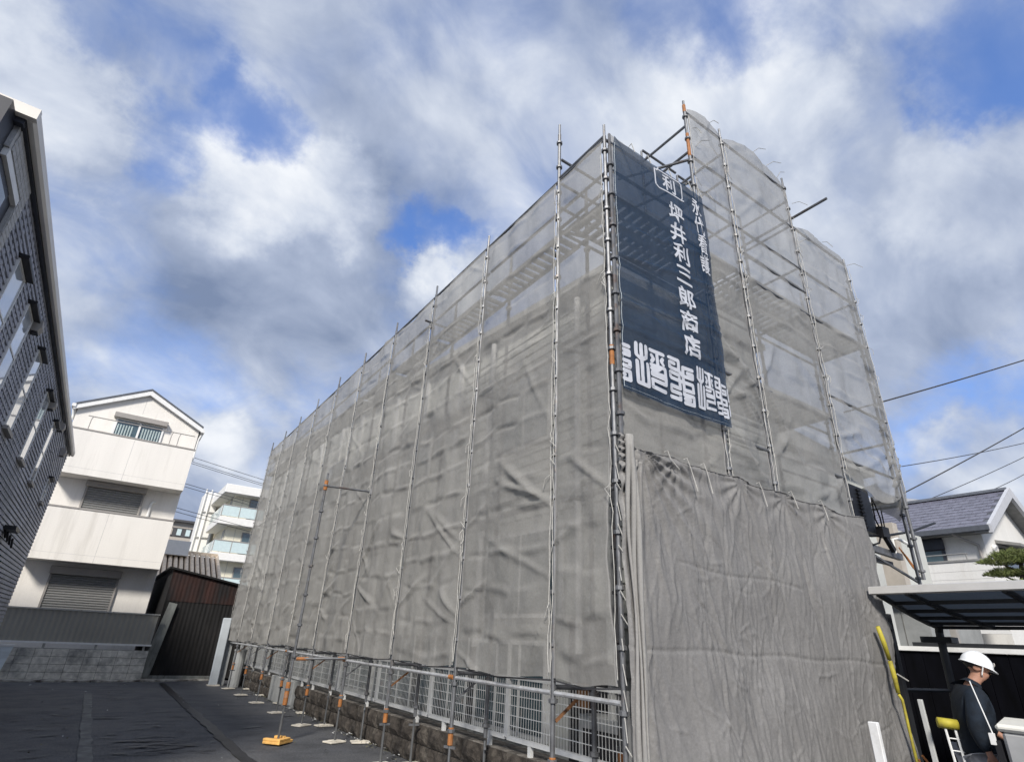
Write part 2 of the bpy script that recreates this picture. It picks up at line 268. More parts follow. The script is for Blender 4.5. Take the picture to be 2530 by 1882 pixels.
# ------------------------------------------------------------------ mesh helpers
def adopt(o, parent):
    o.parent = parent; o.matrix_parent_inverse = Matrix.Translation(-parent.location)
def tag(o, label=None, cat=None, group=None, kind=None):
    if label: o['label'] = label
    if cat: o['category'] = cat
    if group: o['group'] = group
    if kind: o['kind'] = kind
    return o
def thing(name, loc, label, cat, group=None):
    o = bpy.data.objects.new(name, None); col.objects.link(o); o.location = loc; o.empty_display_size = .1
    return tag(o, label, cat, group)
def place(name, me, parent=None, loc=(0, 0, 0), rz=0):
    o = bpy.data.objects.new(name, me); col.objects.link(o); o.location = loc; o.rotation_euler = (0, 0, rz)
    if parent: adopt(o, parent)
    return o
class MB:
    def __init__(s): s.v = []; s.f = []; s.mi = []; s.cur = 0
    def add(s, vs, fs):
        n = len(s.v); s.v += [tuple(x) for x in vs]; s.f += [tuple(i+n for i in f) for f in fs]; s.mi += [s.cur]*len(fs); return s
    def box(s, x0, x1, y0, y1, z0, z1):
        return s.add([(x0, y0, z0), (x1, y0, z0), (x1, y1, z0), (x0, y1, z0), (x0, y0, z1), (x1, y0, z1), (x1, y1, z1), (x0, y1, z1)],
              [(0, 3, 2, 1), (4, 5, 6, 7), (0, 1, 5, 4), (1, 2, 6, 5), (2, 3, 7, 6), (3, 0, 4, 7)])
    def beam(s, p, q, w, h, upv=(0, 0, 1)):
        p, q = Vector(p), Vector(q); d = (q-p).normalized(); u = Vector(upv)
        if abs(d.dot(u)) > .98: u = Vector((1, 0, 0))
        a = d.cross(u).normalized(); b = a.cross(d)
        vs = [c + a*w/2*i + b*h/2*j for c in (p, q) for i, j in ((-1, -1), (1, -1), (1, 1), (-1, 1))]
        return s.add(vs, [(0, 1, 2, 3), (7, 6, 5, 4), (0, 4, 5, 1), (1, 5, 6, 2), (2, 6, 7, 3), (3, 7, 4, 0)])
    def tube(s, pts, r, n=8, cap=True):
        pts = [Vector(p) for p in pts]; rs = r if isinstance(r, (list, tuple)) else [r]*len(pts)
        vs = []; prev = None
        for i, p in enumerate(pts):
            d = (pts[min(i+1, len(pts)-1)]-pts[max(i-1, 0)]).normalized()
            if prev is None:
                u = Vector((0, 0, 1)) if abs(d.z) < .9 else Vector((1, 0, 0)); a = d.cross(u).normalized()
            else:
                a = prev - d*prev.dot(d); a.normalize()
            prev = a; b = d.cross(a)
            for k in range(n):
                t = 2*math.pi*k/n; vs.append(p + a*math.cos(t)*rs[i] + b*math.sin(t)*rs[i])
        fs = []
        for i in range(len(pts)-1):
            for k in range(n):
                k2 = (k+1) % n; fs.append((i*n+k, i*n+k2, (i+1)*n+k2, (i+1)*n+k))
        if cap: fs.append(tuple(reversed(range(n)))); fs.append(tuple((len(pts)-1)*n+k for k in range(n)))
        return s.add(vs, fs)
    def lathe(s, c, prof, n=12):
        vs = []; fs = []
        for (r, z) in prof:
            for k in range(n): t = 2*math.pi*k/n; vs.append((c[0]+r*math.cos(t), c[1]+r*math.sin(t), c[2]+z))
        for i in range(len(prof)-1):
            for k in range(n): fs.append((i*n+k, i*n+(k+1) % n, (i+1)*n+(k+1) % n, (i+1)*n+k))
        fs.append(tuple(reversed(range(n)))); fs.append(tuple((len(prof)-1)*n+k for k in range(n)))
        return s.add(vs, fs)
    def prism(s, poly, axis, a, b):
        # poly: list of 2-D points; axis 'x': (y,z), 'y': (x,z), 'z': (x,y)
        def P(p, t): return {'x': (t, p[0], p[1]), 'y': (p[0], t, p[1]), 'z': (p[0], p[1], t)}[axis]
        n = len(poly); vs = [P(p, a) for p in poly]+[P(p, b) for p in poly]
        fs = [tuple(range(n)), tuple(reversed(range(n, 2*n)))]+[(i, n+i, n+(i+1) % n, (i+1) % n) for i in range(n)]
        return s.add(vs, fs)
    def mesh(s, name, mats, smooth=False, bevel=0):
        me = bpy.data.meshes.new(name); me.from_pydata(s.v, [], s.f)
        for m in (mats if isinstance(mats, (list, tuple)) else [mats]): me.materials.append(M[m] if isinstance(m, str) else m)
        if any(s.mi): me.polygons.foreach_set('material_index', s.mi)
        bm = bmesh.new(); bm.from_mesh(me); bmesh.ops.recalc_face_normals(bm, faces=bm.faces)
        if bevel: bmesh.ops.bevel(bm, geom=list(bm.edges), offset=bevel, segments=1, affect='EDGES', clamp_overlap=True)
        bm.to_mesh(me); bm.free()
        if smooth: me.polygons.foreach_set('use_smooth', [True]*len(me.polygons))
        me.update(); return me
    def build(s, name, mats, parent=None, smooth=False, bevel=0, loc=(0, 0, 0)):
        return place(name, s.mesh(name, mats, smooth, bevel), parent, loc)
def rbox(name, m, parent, *b, bevel=0, **k): return MB().box(*b).build(name, m, parent, bevel=bevel)
def fbm(x, y, z=0, o=4, l=2.1): return noise.fractal(Vector((x, y, z)), .9, l, o)
rng = random.Random(7)
ORD = ['first', 'second', 'third', 'fourth', 'fifth', 'sixth', 'seventh', 'eighth', 'ninth', 'tenth', 'eleventh']

# ================================================================== SETTING
tag(MB().box(-400, 600, -300, 900, -.35, -.012).build('ground', 'ground'), 'wide flat ground around the houses', kind='structure')
def lot():
    vs = []; fs = []
    nx, ny = 44, 100
    for j in range(ny+1):
        for i in range(nx+1):
            x = -6 + i*.42; y = -6 + j*.286
            z = .010*fbm(x*.35, y*.35, 2) + .004*fbm(x*1.6, y*1.6, 5)
            vs.append((x, y, z))
    for j in range(ny):
        for i in range(nx): a = j*(nx+1)+i; fs.append((a, a+1, a+nx+2, a+nx+1))
    b = MB(); b.add(vs, fs); return b.build('asphalt_lot', 'asphalt', smooth=True)
tag(lot(), 'dark worn asphalt of the parking lot', kind='structure')
def strip(name, pts, w, m, label, jit=.02, z=.016, seed=1):
    r = random.Random(seed); vs = []; fs = []
    for k, (x, y) in enumerate(pts):
        a = w*(1+r.uniform(-.14, .14)); o = r.uniform(-jit, jit)*.6; zz = z + .010*fbm(x*.35, y*.35, 2) + .004*fbm(x*1.6, y*1.6, 5)
        vs += [(x-a/2+o, y, zz), (x+a/2+o, y, zz)]
        if k: fs.append((2*k-2, 2*k-1, 2*k+1, 2*k))
    o = MB(); o.add(vs, fs); return tag(o.build(name, m), label, kind='structure')
strip('asphalt_seam', [(2.2, y*.25) for y in range(10, 86)], .17, 'seam', 'black sealed seam running up the lot', jit=.035)
strip('parking_line', [(.40, y*.3) for y in range(5, 62)], .15, 'worn_line', 'worn pale parking line on the asphalt', jit=.015, seed=3)
strip('parking_line', [(.22, y*.3) for y in range(5, 31)], .05, 'worn_line', 'thin worn scuff beside the pale parking line', jit=.03, seed=5)
tag(MB().prism([(-2.6, 22.0), (-.8, 21.72), (.6, 21.66), (2.0, 21.9), (3.2, 22.3), (3.9, 22.36), (3.9, 22.62), (-2.6, 22.25)], 'z', -.02, .05).build('kerb', 'kerb', bevel=.01), 'low concrete kerb at the far end of the lot', kind='structure')

def stain(name, label, cx, cy, n, sx, sy, m, seed):
    r = random.Random(seed); b = MB()
    for q in range(n):
        x, y = cx+r.gauss(0, sx), cy+r.gauss(0, sy); L_, w_ = r.uniform(.05, .28), r.uniform(.008, .03); a = r.gauss(0, .25)
        pts = []
        for k in range(10):
            t = k/10*6.283; px_, py_ = math.cos(t)*L_*(1+.25*math.sin(3*t+q)), math.sin(t)*w_*(1+.4*math.sin(2*t+q))
            X_, Y_ = x+px_*math.cos(a)-py_*math.sin(a), y+px_*math.sin(a)+py_*math.cos(a)
            pts.append((X_, Y_, .018+q*.00005 + .010*fbm(X_*.35, Y_*.35, 2) + .004*fbm(X_*1.6, Y_*1.6, 5)))
        b.add(pts, [tuple(range(10))])
    return tag(b.build(name, m), label, kind='stuff')
stain('oil_stains', 'dark oily streaks on the asphalt', 1.25, 10.6, 46, .42, .45, 'seam', 4)
stain('pale_scuffs', 'pale scuff marks scattered over the asphalt', .6, 13.0, 90, 1.3, 3.4, 'worn_line', 9)
# scattered leaves and crumbs along the foot of the retaining wall and on the lot
b = MB()
for k in range(420):
    if k < 300: y = rng.uniform(6, 20); x = 4.22 - abs(rng.gauss(0, .13)) - .02*max(0, 12-y)*.1
    else: y = rng.uniform(7, 21.5); x = rng.uniform(-1, 3.6)
    if k >= 300 and rng.random() < .45: continue
    a = rng.uniform(.008, .026); t = rng.uniform(0, 6.28); z = .02 + rng.uniform(0, .012)
    p = [(x+a*1.5*math.cos(t+q)*(1 if i % 2 else .55), y+a*1.5*math.sin(t+q)*(1 if i % 2 else .55), z+rng.uniform(0, .02)) for i, q in enumerate((0, 1.57, 3.14, 4.71))]
    b.cur = 1 if rng.random() < .45 else 0
    b.add(p, [(0, 1, 2, 3)])
tag(b.build('leaf_litter', ['weed', 'litter']), 'dry leaves and pale crumbs along the foot of the stone wall', kind='stuff')

# ================================================================== DARK HOUSE ON THE LEFT
hx, hy0, hy1, hz = -1.9, 6.0, 20.3, 5.96
dh = thing('dark_house', (-4.5, 13, 0), 'dark slate-blue sided house along the left edge, seen from below', 'house')
MB().box(-7.5, hx-.03, hy0+.02, hy1-.02, -.1, 6.0).build('wall', 'slate', dh)
# horizontal siding courses, each a lapped board; the balcony opening cuts the top courses
pitch = .09
op_y1, op_z0, op_z1 = 6.9, 3.7, 5.64
prof = lambda z: [(hx-.028, z), (hx+.014, z+.003), (hx+.012, z+.03), (hx-.004, z+pitch-.004), (hx-.028, z+pitch-.004)]
def course(y0, y1, z):
    b = MB(); pr = prof(z)
    # block pattern: slightly stepped modules along the board
    b.prism([(p[0], p[1]) for p in pr], 'y', y0, y1)
    return b
nrow = int(6.0/pitch)
for k in range(nrow):
    z = .02 + k*pitch
    if z + pitch > 6.0: break
    ystart = 7.13 if z > 3.5 else hy0
    course(ystart, hy1, z).build('siding_board', 'slate', dh)
# raised bricks on the upper courses (nearest to the lens): modules picked out on the boards
bm_mod = MB().box(-.006, .010, 0, .10, .010, pitch-.016).mesh('siding_block', 'slate', bevel=.006)
cnt = 0; rest = MB()
for k in range(nrow):
    z = .02 + k*pitch
    if z < 2.6 or z+pitch > 5.98: continue
    y = 7.16 + (.09 if k % 2 else 0)
    while y < 14.5:
        blocked = any(a-.08 < y+.1 < c+.08 and z < 5.62 and z > zz-.2 for a, c, zz in ((7.8, 8.5, 4.2), (9.05, 9.72, 4.2), (10.8, 11.6, 4.2), (12.95, 13.8, 4.2)))
        if not blocked:
            if z > 4.9 and y < 12 and cnt < 300: place('siding_block', bm_mod, dh, (hx+.004, y, z)); cnt += 1
            elif y < 14: rest.box(hx-.002, hx+.014, y, y+.10, z+.010, z+pitch-.016)
        y += .18
tag(rest.build('siding_blocks', 'slate', dh), kind='stuff')
# pale brick surround and dark opening near the roof corner
b = MB()
b.box(hx-.3, hx+.022, hy0-.0, 7.13, op_z1, 5.95); b.box(hx-.3, hx+.022, op_y1, 7.13, 3.5, op_z1-.002)
b.box(hx-.3, hx+.022, hy0, op_y1-.002, 3.5, 3.7)
b.build('opening_surround', 'slate_pale', dh)
pb = MB().box(0, .012, 0, .2, 0, .062).mesh('pale_brick', 'slate_pale', bevel=.004)
for k in range(36):
    z = 3.55 + k*.066
    if z + .066 > 5.95: break
    for y in ((op_y1+.01,) if z < op_z1 else (6.06, 6.27, 6.48, 6.69, 6.9)): place('pale_brick', pb, dh, (hx+.02, y+(.0 if k % 2 else .012), z))
MB().box(hx-1.2, hx-.02, hy0-.3, op_y1+.0, 3.5, op_z1+.3).build('opening_recess', 'dark_trim', dh)
MB().box(hx-.05, hx+.028, hy0+.03, op_y1-.001, op_z1-.09, op_z1-.001).build('opening_frame', 'white_paint', dh)
w = MB().box(hx-.03, hx-.005, hy0+.05, op_y1-.22, 3.72, op_z1-.10).build('window', 'dark_trim', dh)
MB().box(hx-.005, hx+.004, hy0+.12, op_y1-.3, 3.8, op_z1-.2).build('pane', 'glass', w)
for i, (y0, y1, z0, z1) in enumerate(((7.84, 8.44, 4.2, 5.45), (9.1, 9.68, 4.2, 5.45), (10.85, 11.45, 4.2, 5.47), (13.02, 13.66, 4.2, 5.48), (15.2, 15.8, 4.2, 5.5), (18.05, 18.6, 4.24, 4.8))):
    t = .022; b = MB()
    b.box(hx-.02, hx+.034, y0, y0+t, z0, z1); b.box(hx-.02, hx+.034, y1-t, y1, z0, z1)
    b.box(hx-.02, hx+.034, y0+t, y1-t, z0, z0+t); b.box(hx-.02, hx+.034, y0+t, y1-t, z1-t, z1)
    w = b.build('window', 'white_paint', dh)
    MB().box(hx-.02, hx+.022, y0+t, y1-t, z0+t, z1-t).build('pane', 'glass_sky', w)
    MB().box(hx+.0, hx+.03, y0+t, y1-t, (z0+z1)/2-.012, (z0+z1)/2+.012).build('mullion', 'white_paint', w)
    MB().box(hx-.01, hx+.11, y0-.03, y1+.04, z1+.004, z1+.055).build('hood', 'black', w, bevel=.006)
    MB().box(hx-.01, hx+.075, y0-.01, y1+.01, z0-.06, z0-.002).build('sill', 'taupe', w)
for (y, z) in ((9.86, 5.45), (13.85, 5.47), (16.3, 5.68), (18.4, 5.56)):
    v = MB().prism([(hx, z-.1), (hx+.10, z-.1), (hx+.14, z-.02), (hx+.13, z+.07), (hx+.06, z+.1), (hx, z+.1)], 'y', y-.1, y+.1).build('vent_hood', 'taupe', dh, bevel=.006)
    MB().box(hx+.012, hx+.11, y-.08, y+.08, z-.112, z-.101).build('grille', 'black', v)
for (y, z) in ((14.2, 5.05), (16.6, 5.15)): MB().tube([(hx, y, z), (hx+.06, y, z)], .025).build('pipe_stub', 'slate_pale', dh)
b = MB()
for s in range(4): b.tube([(hx+.03+.05*s, 14.7+.06*s, 3.14-.05*s), (hx+.05+.05*s, 14.95, 3.0-.06*s)], .02, 6)
b.box(hx+.0, hx+.2, 14.6, 15.2, 3.12, 3.2)
b.build('bracket', 'black', dh)
for (y, z) in ((15.5, 2.35), (15.75, 2.37)): MB().tube([(hx, y, z), (hx+.07, y, z), (hx+.09, y, z-.1)], .018).build('small_spout', 'slate_pale', dh)
MB().box(-7.5, hx+.055, hy0-.05, hy1+.02, 5.965, 6.03).build('soffit', 'dark_trim', dh)
MB().box(hx+.022, hx+.062, hy0-.06, hy1+.06, 5.90, 5.962).build('fascia', 'dark_trim', dh)
g = MB(); gp = [(hx+.066, 5.93), (hx+.115, 5.92), (hx+.14, 5.95), (hx+.145, 6.04), (hx+.13, 6.05), (hx+.066, 6.05)]
g.prism(gp, 'y', hy0-.10, 17.0); g.build('gutter', 'cream_gutter', dh)
g = MB(); g.prism([(x+.002, z+.001) for x, z in gp], 'y', 17.004, hy1+.14); g.build('gutter', 'cream_gutter', dh)
MB().box(-7.5, hx+.146, hy0-.17, hy0-.102, 5.93, 6.055).build('barge_board', 'cream_gutter', dh)
MB().box(-7.5, hx+.06, hy0-.10, hy0-.03, 5.87, 5.96).build('barge_board', 'dark_trim', dh)
MB().prism([(hx+.06, 6.056), (-4.9, 6.25), (-7.8, 6.056)], 'y', hy0-.1, hy1+.1).build('roof', 'roof_dark', dh)

# ================================================================== WHITE THREE-STOREY HOUSE
wh = thing('white_house', (-.5, 27, 0), 'white three-storey house with shuttered balconies and low gable, behind the lot', 'house')
Y0 = 24.0
def zs(z, Y): return 1.6 + (z-1.6)*Y/Y0
YW = 24.85; k = YW/Y0
xl, xr = -2.55, 1.47
b = MB(); b.prism([(xl, 0), (xr, 0), (xr, 8.72), (-.53, 9.70), (xl, 8.68)], 'y', YW, 33); b.build('wall', 'white_wall', wh)
rz = [(xl-.12, 8.70), (-.53, 9.86), (xr+.10, 8.80)]
for (p, q) in ((rz[0], rz[1]), (rz[2], rz[1])):
    th = .07
    MB().prism([p, q, (q[0], q[1]+th), (p[0], p[1]+th)], 'y', YW-.18, 33.2).build('roof', 'roof_dark', wh)
    MB().prism([(p[0], p[1]-.17), (q[0], q[1]-.19), (q[0], q[1]-.003), (p[0], p[1]-.003)], 'y', YW-.16, YW-.05).build('barge_board', 'white_paint', wh)
for x, s in ((xl-.13, -1), (xr+.12, 1)):
    gt = MB().prism([(x-.06, 8.62), (x+.06, 8.62), (x+.06, 8.74), (x-.06, 8.74)], 'y', YW-.2, 33).build('gutter', 'white_paint', wh)
    MB().tube([(x, YW+.02, 8.6), (x-.06*s, YW+.06, 8.35), (x-.06*s, YW+.06, 7.5)], .035).build('downpipe', 'white_paint', wh)
def parapet(z0, z1, y0=Y0):
    b = MB(); b.box(-2.5, 1.46, y0, y0+.14, z0, z1); b.box(-2.5, 1.46, y0+.14, YW-.002, z0, z0+.16)
    b.box(1.33, 1.458, y0+.14, YW-.002, z0+.161, z1)
    p = b.build('parapet', 'white_wall', wh)
    MB().box(-2.52, 1.48, y0-.02, y0+.16, z1+.002, z1+.05).build('coping', 'taupe', p)
    MB().box(-.52, -.508, y0-.003, y0+.01, z0+.01, z1-.01).build('panel_joint', 'white_joint', p)
    for f in (.55,):
        MB().box(-2.5, 1.455, y0-.002, y0+.01, z0+.22, z0+.228).build('panel_joint', 'white_joint', p)
    return p
p3 = parapet(6.13, 7.68); p2 = parapet(3.33, 4.99)
MB().box(-.58, -.568, YW-.004, YW+.01, 8.9, 9.55).build('panel_joint', 'white_joint', wh)
hr = MB().tube([(-2.1, Y0+.07, 8.22), (1.34, Y0+.07, 8.24)], .018, 6).build('handrail', 'taupe', wh)
for x in (-1.98, .56, .82): MB().tube([(x, Y0+.07, 7.72), (x, Y0+.07, 8.1), (x+.03, Y0+.07, 8.22)], .016, 6).build('rail_post', 'taupe', hr)
# top window with awning box
def pz(x, z, Y=YW): return x*Y/Y0, 1.6+(z-1.6)*Y/Y0
def window_box(x0, x1, z0, z1, y, frame='white_paint'):
    t = .06; b = MB(); b.box(x0, x0+t, y-.06, y, z0, z1); b.box(x1-t, x1, y-.06, y, z0, z1); b.box(x0+t, x1-t, y-.06, y, z1-t, z1); b.box(x0+t, x1-t, y-.06, y, z0, z0+t)
    return b.build('window', frame, wh)
x0, z0 = pz(-1.27, 7.55); x1, z1 = pz(.27, 8.33)
w = window_box(x0, x1, z0, z1, YW-.002)
MB().box(x0+.06, x1-.06, YW-.03, YW-.012, z0+.06, z1-.06).build('pane', 'glass', w)
MB().box((x0+x1)/2-.035, (x0+x1)/2+.035, YW-.075, YW-.031, z0+.06, z1-.06).build('mullion', 'white_paint', w)
b = MB()
for i in range(16):
    if 6 <= i <= 8: continue
    xx = x0+.12+i*(x1-x0-.24)/15; b.tube([(xx, YW-.034, z0+.07), (xx, YW-.034, z0+.58)], .028, 6)
tag(b.build('curtain', 'curtain', w), kind='stuff')
a, c = pz(-1.36, 8.31); d, e_ = pz(.34, 8.5)
MB().box(a, d, YW-.24, YW-.003, c, e_).build('shutter_box', 'taupe', wh, bevel=.015)
def shutter(x0, x1, z0, z1, zb, y):
    sx = MB(); sx.box(x0-.06, x0, y-.08, y-.002, z0, zb); sx.box(x1, x1+.06, y-.08, y-.002, z0, zb)
    s = sx.build('shutter', 'taupe', wh)
    MB().box(x0-.09, x1+.09, y-.22, y-.003, zb+.001, z1).build('shutter_box', 'taupe', s, bevel=.012)
    n = max(6, int((zb-z0)/.075)); h = (zb-z0)/n
    me = MB().prism([(y-.03, 0), (y-.052, h*.25), (y-.055, h*.6), (y-.03, h*.93)], 'x', x0+.001, x1-.001).mesh('slat', 'grey_shutter')
    for i in range(n): place('slat', me, s, (0, 0, z0+i*h))
    return s
(a, b0), (c, d0), (_, e0) = pz(-1.39, 5.0), pz(.30, 5.96), pz(0, 5.77); shutter(a+.03, c-.03, b0-.1, d0, e0, YW-.001)
(a, b0), (c, d0), (_, e0) = pz(-1.49, 1.2), pz(.35, 3.15), pz(0, 2.91); shutter(a+.03, c-.03, b0, d0, e0, YW-.001)
MB().tube([(.62, YW-.05, 4.9), (.62, YW-.05, 5.6), (.66, YW-.05, 5.68), (.74, YW-.02, 5.7)], .045, 8).build('downpipe', 'white_paint', wh)

# ================================================================== BLOCK WALL AND PANEL FENCE
bw = thing('block_wall', (-.2, 22.2, 0), 'grey concrete block wall at the far end, under the ribbed fence', 'wall')
MB().box(-2.5, 1.70, 22.16, 22.30, 0, .83).build('core', 'mortar', bw)
bk = [MB().box(-.196, .196, -.02, .02, .004, .196).mesh('block', 'block', bevel=.006) for _ in range(1)][0]
for r_ in range(4):
    x = -2.3 + (0 if r_ % 2 else -.0)
    for i in range(10):
        xx = x + i*.4 + .2
        if xx+.2 > 1.71: continue
        place('block', bk, bw, (xx, 22.152 + rng.uniform(-.003, .003), .02+r_*.2))
pf = thing('panel_fence', (-.2, 22.23, .83), 'dark grey ribbed metal fence with pale rails on the block wall', 'fence')
sh = MB(); wv = []
n = 8; wd = .14
for i in range(n+1): wv.append((i*wd/n, -.012*math.cos(2*math.pi*i/n)))
sh.add([(x, y, 1.0) for x, y in wv]+[(x, y, 1.84) for x, y in wv]+[(x, y+.008, 1.0) for x, y in wv]+[(x, y+.008, 1.84) for x, y in wv],
       [(i, i+1, n+2+i, n+1+i) for i in range(n)]+[(2*n+2+i, 3*n+3+i, 3*n+4+i, 2*n+3+i) for i in range(n)])
shm = sh.mesh('rib_panel', 'fence_panel')
for i in range(30): place('rib_panel', shm, pf, (-2.5+i*wd, 22.2, 0))
MB().box(-2.5, 1.73, 22.15, 22.25, .955, 1.0).build('rail', 'white_paint', pf); MB().box(-2.5, -.35, 22.16, 22.24, 1.842, 1.875).build('rail', 'cap_grey', pf); MB().box(-.32, 1.74, 22.16, 22.24, 1.842, 1.875).build('rail', 'cap_grey', pf)
for x in (-2.2, -.95, .30, 1.55): MB().box(x-.03, x+.03, 22.23, 22.28, .83, 1.84).build('post', 'cap_grey', pf)

# pale blue panel at the far left
t = thing('pale_barrier', (-1.75, 20.7, 0), 'pale blue flat barrier standing at the far left edge of the lot', 'barrier')
MB().prism([(-2.6, .12), (-1.62, .12), (-1.50, .90), (-2.6, .84)], 'y', 20.70, 20.76).build('sheet', 'pale_blue', t)
MB().prism([(-2.6, .845), (-1.50, .905), (-1.48, .95), (-2.6, .89)], 'y', 20.68, 20.78).build('top_rail', 'white_paint', t)
for x in (-2.4, -1.8): MB().box(x-.03, x+.03, 20.765, 20.81, 0, .86).build('leg', 'white_paint', t)

# ================================================================== RUSTY SHED
sd_ = thing('rusty_shed', (2.8, 24, 0), 'dark rusty corrugated shed in the back corner of the lot', 'shed')
MB().prism([(1.80, .05), (4.6, .05), (4.6, 2.82), (1.80, 3.28)], 'y', 22.66, 30).build('wall', 'burnt', sd_)
n = 6; wd = .36
for i in range(7):
    xa = 1.79+i*.37
    for lo, hi, m_ in ((.06, 2.35, 'burnt'), (2.3, None, 'rust')):
        b = MB(); vs = []; fs = []
        zt = (lambda x: 3.28-(x-1.8)*.164) if hi is None else (lambda x: hi)
        N = 12
        for q in range(N+1):
            x = xa+q*.375/N; y = 22.64-(.02 if hi is None else 0)-.006*math.cos(2*math.pi*q/4)
            vs += [(x, y, lo), (x, y, zt(x)-rng.uniform(0, .012))]
            if q: fs.append((2*q-2, 2*q, 2*q+1, 2*q-1))
        b.add(vs, fs); b.build('metal_sheet', m_, sd_)
MB().prism([(1.66, 3.30), (4.7, 2.80), (4.7, 2.86), (1.66, 3.36)], 'y', 22.52, 30.1).build('roof', 'burnt', sd_)
MB().prism([(1.60, .08), (1.92, .08), (2.16, 2.22), (1.92, 2.26)], 'y', 22.50, 22.53).build('leaning_board', 'board', sd_)
MB().box(1.66, 3.7, 22.56, 22.66, 0.05, .13).build('sill', 'board', sd_)

# flat pale post by the end of the scaffold
t = thing('pale_post', (3.5, 20.6, 0), 'flat pale grey post standing at the far end of the scaffold', 'post')
MB().prism([(3.36, 0.02), (3.60, 0.02), (3.58, 1.86), (3.34, 1.86)], 'y', 20.55, 20.68).build('post', 'pale_post', t, bevel=.02)
MB().box(3.32, 3.66, 20.5, 20.73, .0, .035).build('foot', 'pad', t)
t = thing('grey_drum', (4.0, 20.4, 0), 'grey upright pipe between the pale post and the mesh fence', 'pipe')
MB().lathe((3.98, 20.2, 0), [(.17, 0), (.17, .95), (.185, .96), (.185, 1.0), (.16, 1.01)], 14).build('body', 'concrete', t, smooth=False)
MB().box(3.62, 3.8, 20.75, 20.9, 0, 1.5).build('backing_board', 'concrete', t)

# ================================================================== BUILDINGS FAR BEHIND (LEFT)
ap = thing('apartment_building', (12, 56, 0), 'cream apartment block with glass balcony fronts beyond the shed', 'building')
MB().box(6.9, 22, 50.9, 66, 0, 12.0).build('wall', 'apt_wall', ap)
MB().box(5.95, 22, 49.9, 66.2, 11.45, 12.15).build('roof', 'apt_white', ap, bevel=.03)
for zf in (9.02, 6.3, 3.6):
    s = MB().box(6.05, 22, 49.95, 56.6, zf-.02, zf+.55).build('balcony_slab', 'apt_white', ap, bevel=.02)
    for i in range(7):
        x = 6.1+i*1.3
        if i == 6: break
        MB().box(x+.03, x+1.27, 49.98, 50.01, zf+.62, zf+1.42).build('glass_panel', 'glass_aqua', s)
        MB().box(x-.02, x+.02, 49.96, 50.03, zf+.55, zf+1.5).build('rail_post', 'taupe', s)
    MB().box(6.06, 14, 49.95, 50.04, zf+1.43, zf+1.5).build('top_rail', 'taupe', s)
    for j in range(4): MB().box(6.09, 6.12, 50.1+j*1.6, 51.6+j*1.6, zf+.62, zf+1.42).build('glass_panel', 'glass_aqua', s)
    MB().lathe((6.6, 50.4, zf-.12), [(.05, 0), (.12, .03), (.12, .1)], 10).build('lamp', 'apt_white', s)
for zf in (9.6, 6.9, 4.2):
    for x in (8.1, 11):
        w = MB().box(x, x+1.2, 50.84, 50.9, zf+.1, zf+1.75).build('window', 'taupe', ap)
        MB().box(x+.08, x+1.12, 50.81, 50.839, zf+.16, zf+1.69).build('pane', 'glass', w)
    MB().box(6.86, 6.90, 51.6, 52.5, zf, zf+1.9).build('door', 'apt_under', ap)
    MB().box(6.885, 6.9, 50.87, 50.9, zf, zf+2.3)
    for x in (7.55, 9.6): MB().box(x, x+.03, 50.88, 50.898, zf+.05, zf+2.2).build('panel_joint', 'apt_under', ap)
st = thing('white_stair_tower', (5.2, 58, 0), 'white narrow tower left of the cream apartment block', 'tower')
b = MB(); b.box(5.35, 6.4, 57, 60, 0, 12.6); b.build('wall', 'apt_white', st)
for i in range(5): MB().tube([(5.3, 56.9, 2+i*2.2), (6.45, 56.9, 2.05+i*2.2)], .05, 6).build('rail', 'cap_grey', st)
for x in (5.32, 5.75): MB().tube([(x, 56.88, 0), (x, 56.88, 12.8)], .06, 6).build('standpipe', 'apt_white', st)
fb = thing('distant_flats', (8, 95, 0), 'distant beige flats with dark window bands', 'building')
MB().box(4.6, 14, 92, 104, 0, 14.6).build('wall', 'far_beige', fb)
for i in range(5):
    z = 2.9+i*2.45
    MB().box(4.7, 13.9, 91.9, 91.99, z, z+1.15).build('window_band', 'far_dark', fb)
    for j in range(8):
        MB().box(5.2+j*1.1, 5.75+j*1.1, 91.83, 91.895, z+.15, z+1.0).build('pane', 'glass_aqua' if j % 3 else 'far_beige', fb)
MB().box(4.4, 14.2, 91.4, 104, 14.6, 14.9).build('roof', 'far_dark', fb)
ot = thing('old_tiled_house', (3.5, 37, 0), 'old house with ribbed pale and brown tiled roof behind the shed', 'house')
MB().box(1.6, 4.7, 34, 40, 0, 3.7).build('wall', 'tile_brown', ot)
ra, rb = Vector((0, 33.4, 3.5)), Vector((0, 37, 5.2))
MB().add([(1.4, ra.y, ra.z-.08), (4.9, ra.y, ra.z-.08), (4.9, rb.y, rb.z-.08), (1.4, rb.y, rb.z-.08)], [(0, 1, 2, 3)]).build('roof', 'tile_brown', ot)
rowme = MB().tube([(0, ra.y, ra.z), (0, rb.y, rb.z)], .10, 8).mesh('tile_row', 'tile_pale')
for i in range(14): place('tile_row', rowme, ot, (1.5+i*.26, 0, 0))
MB().box(1.4, 4.9, 36.9, 37.2, 5.18, 5.36).build('ridge', 'tile_pale', ot)
MB().box(2.2, 3.3, 36.0, 36.7, 5.0, 5.75).build('water_tank', 'apt_white', ot)
for i, z in enumerate((2.3, 2.6, 2.9)): MB().box(1.65, 1.75, 33.6, 33.95, z, z+.2).build('eave_block', 'tile_pale', ot)
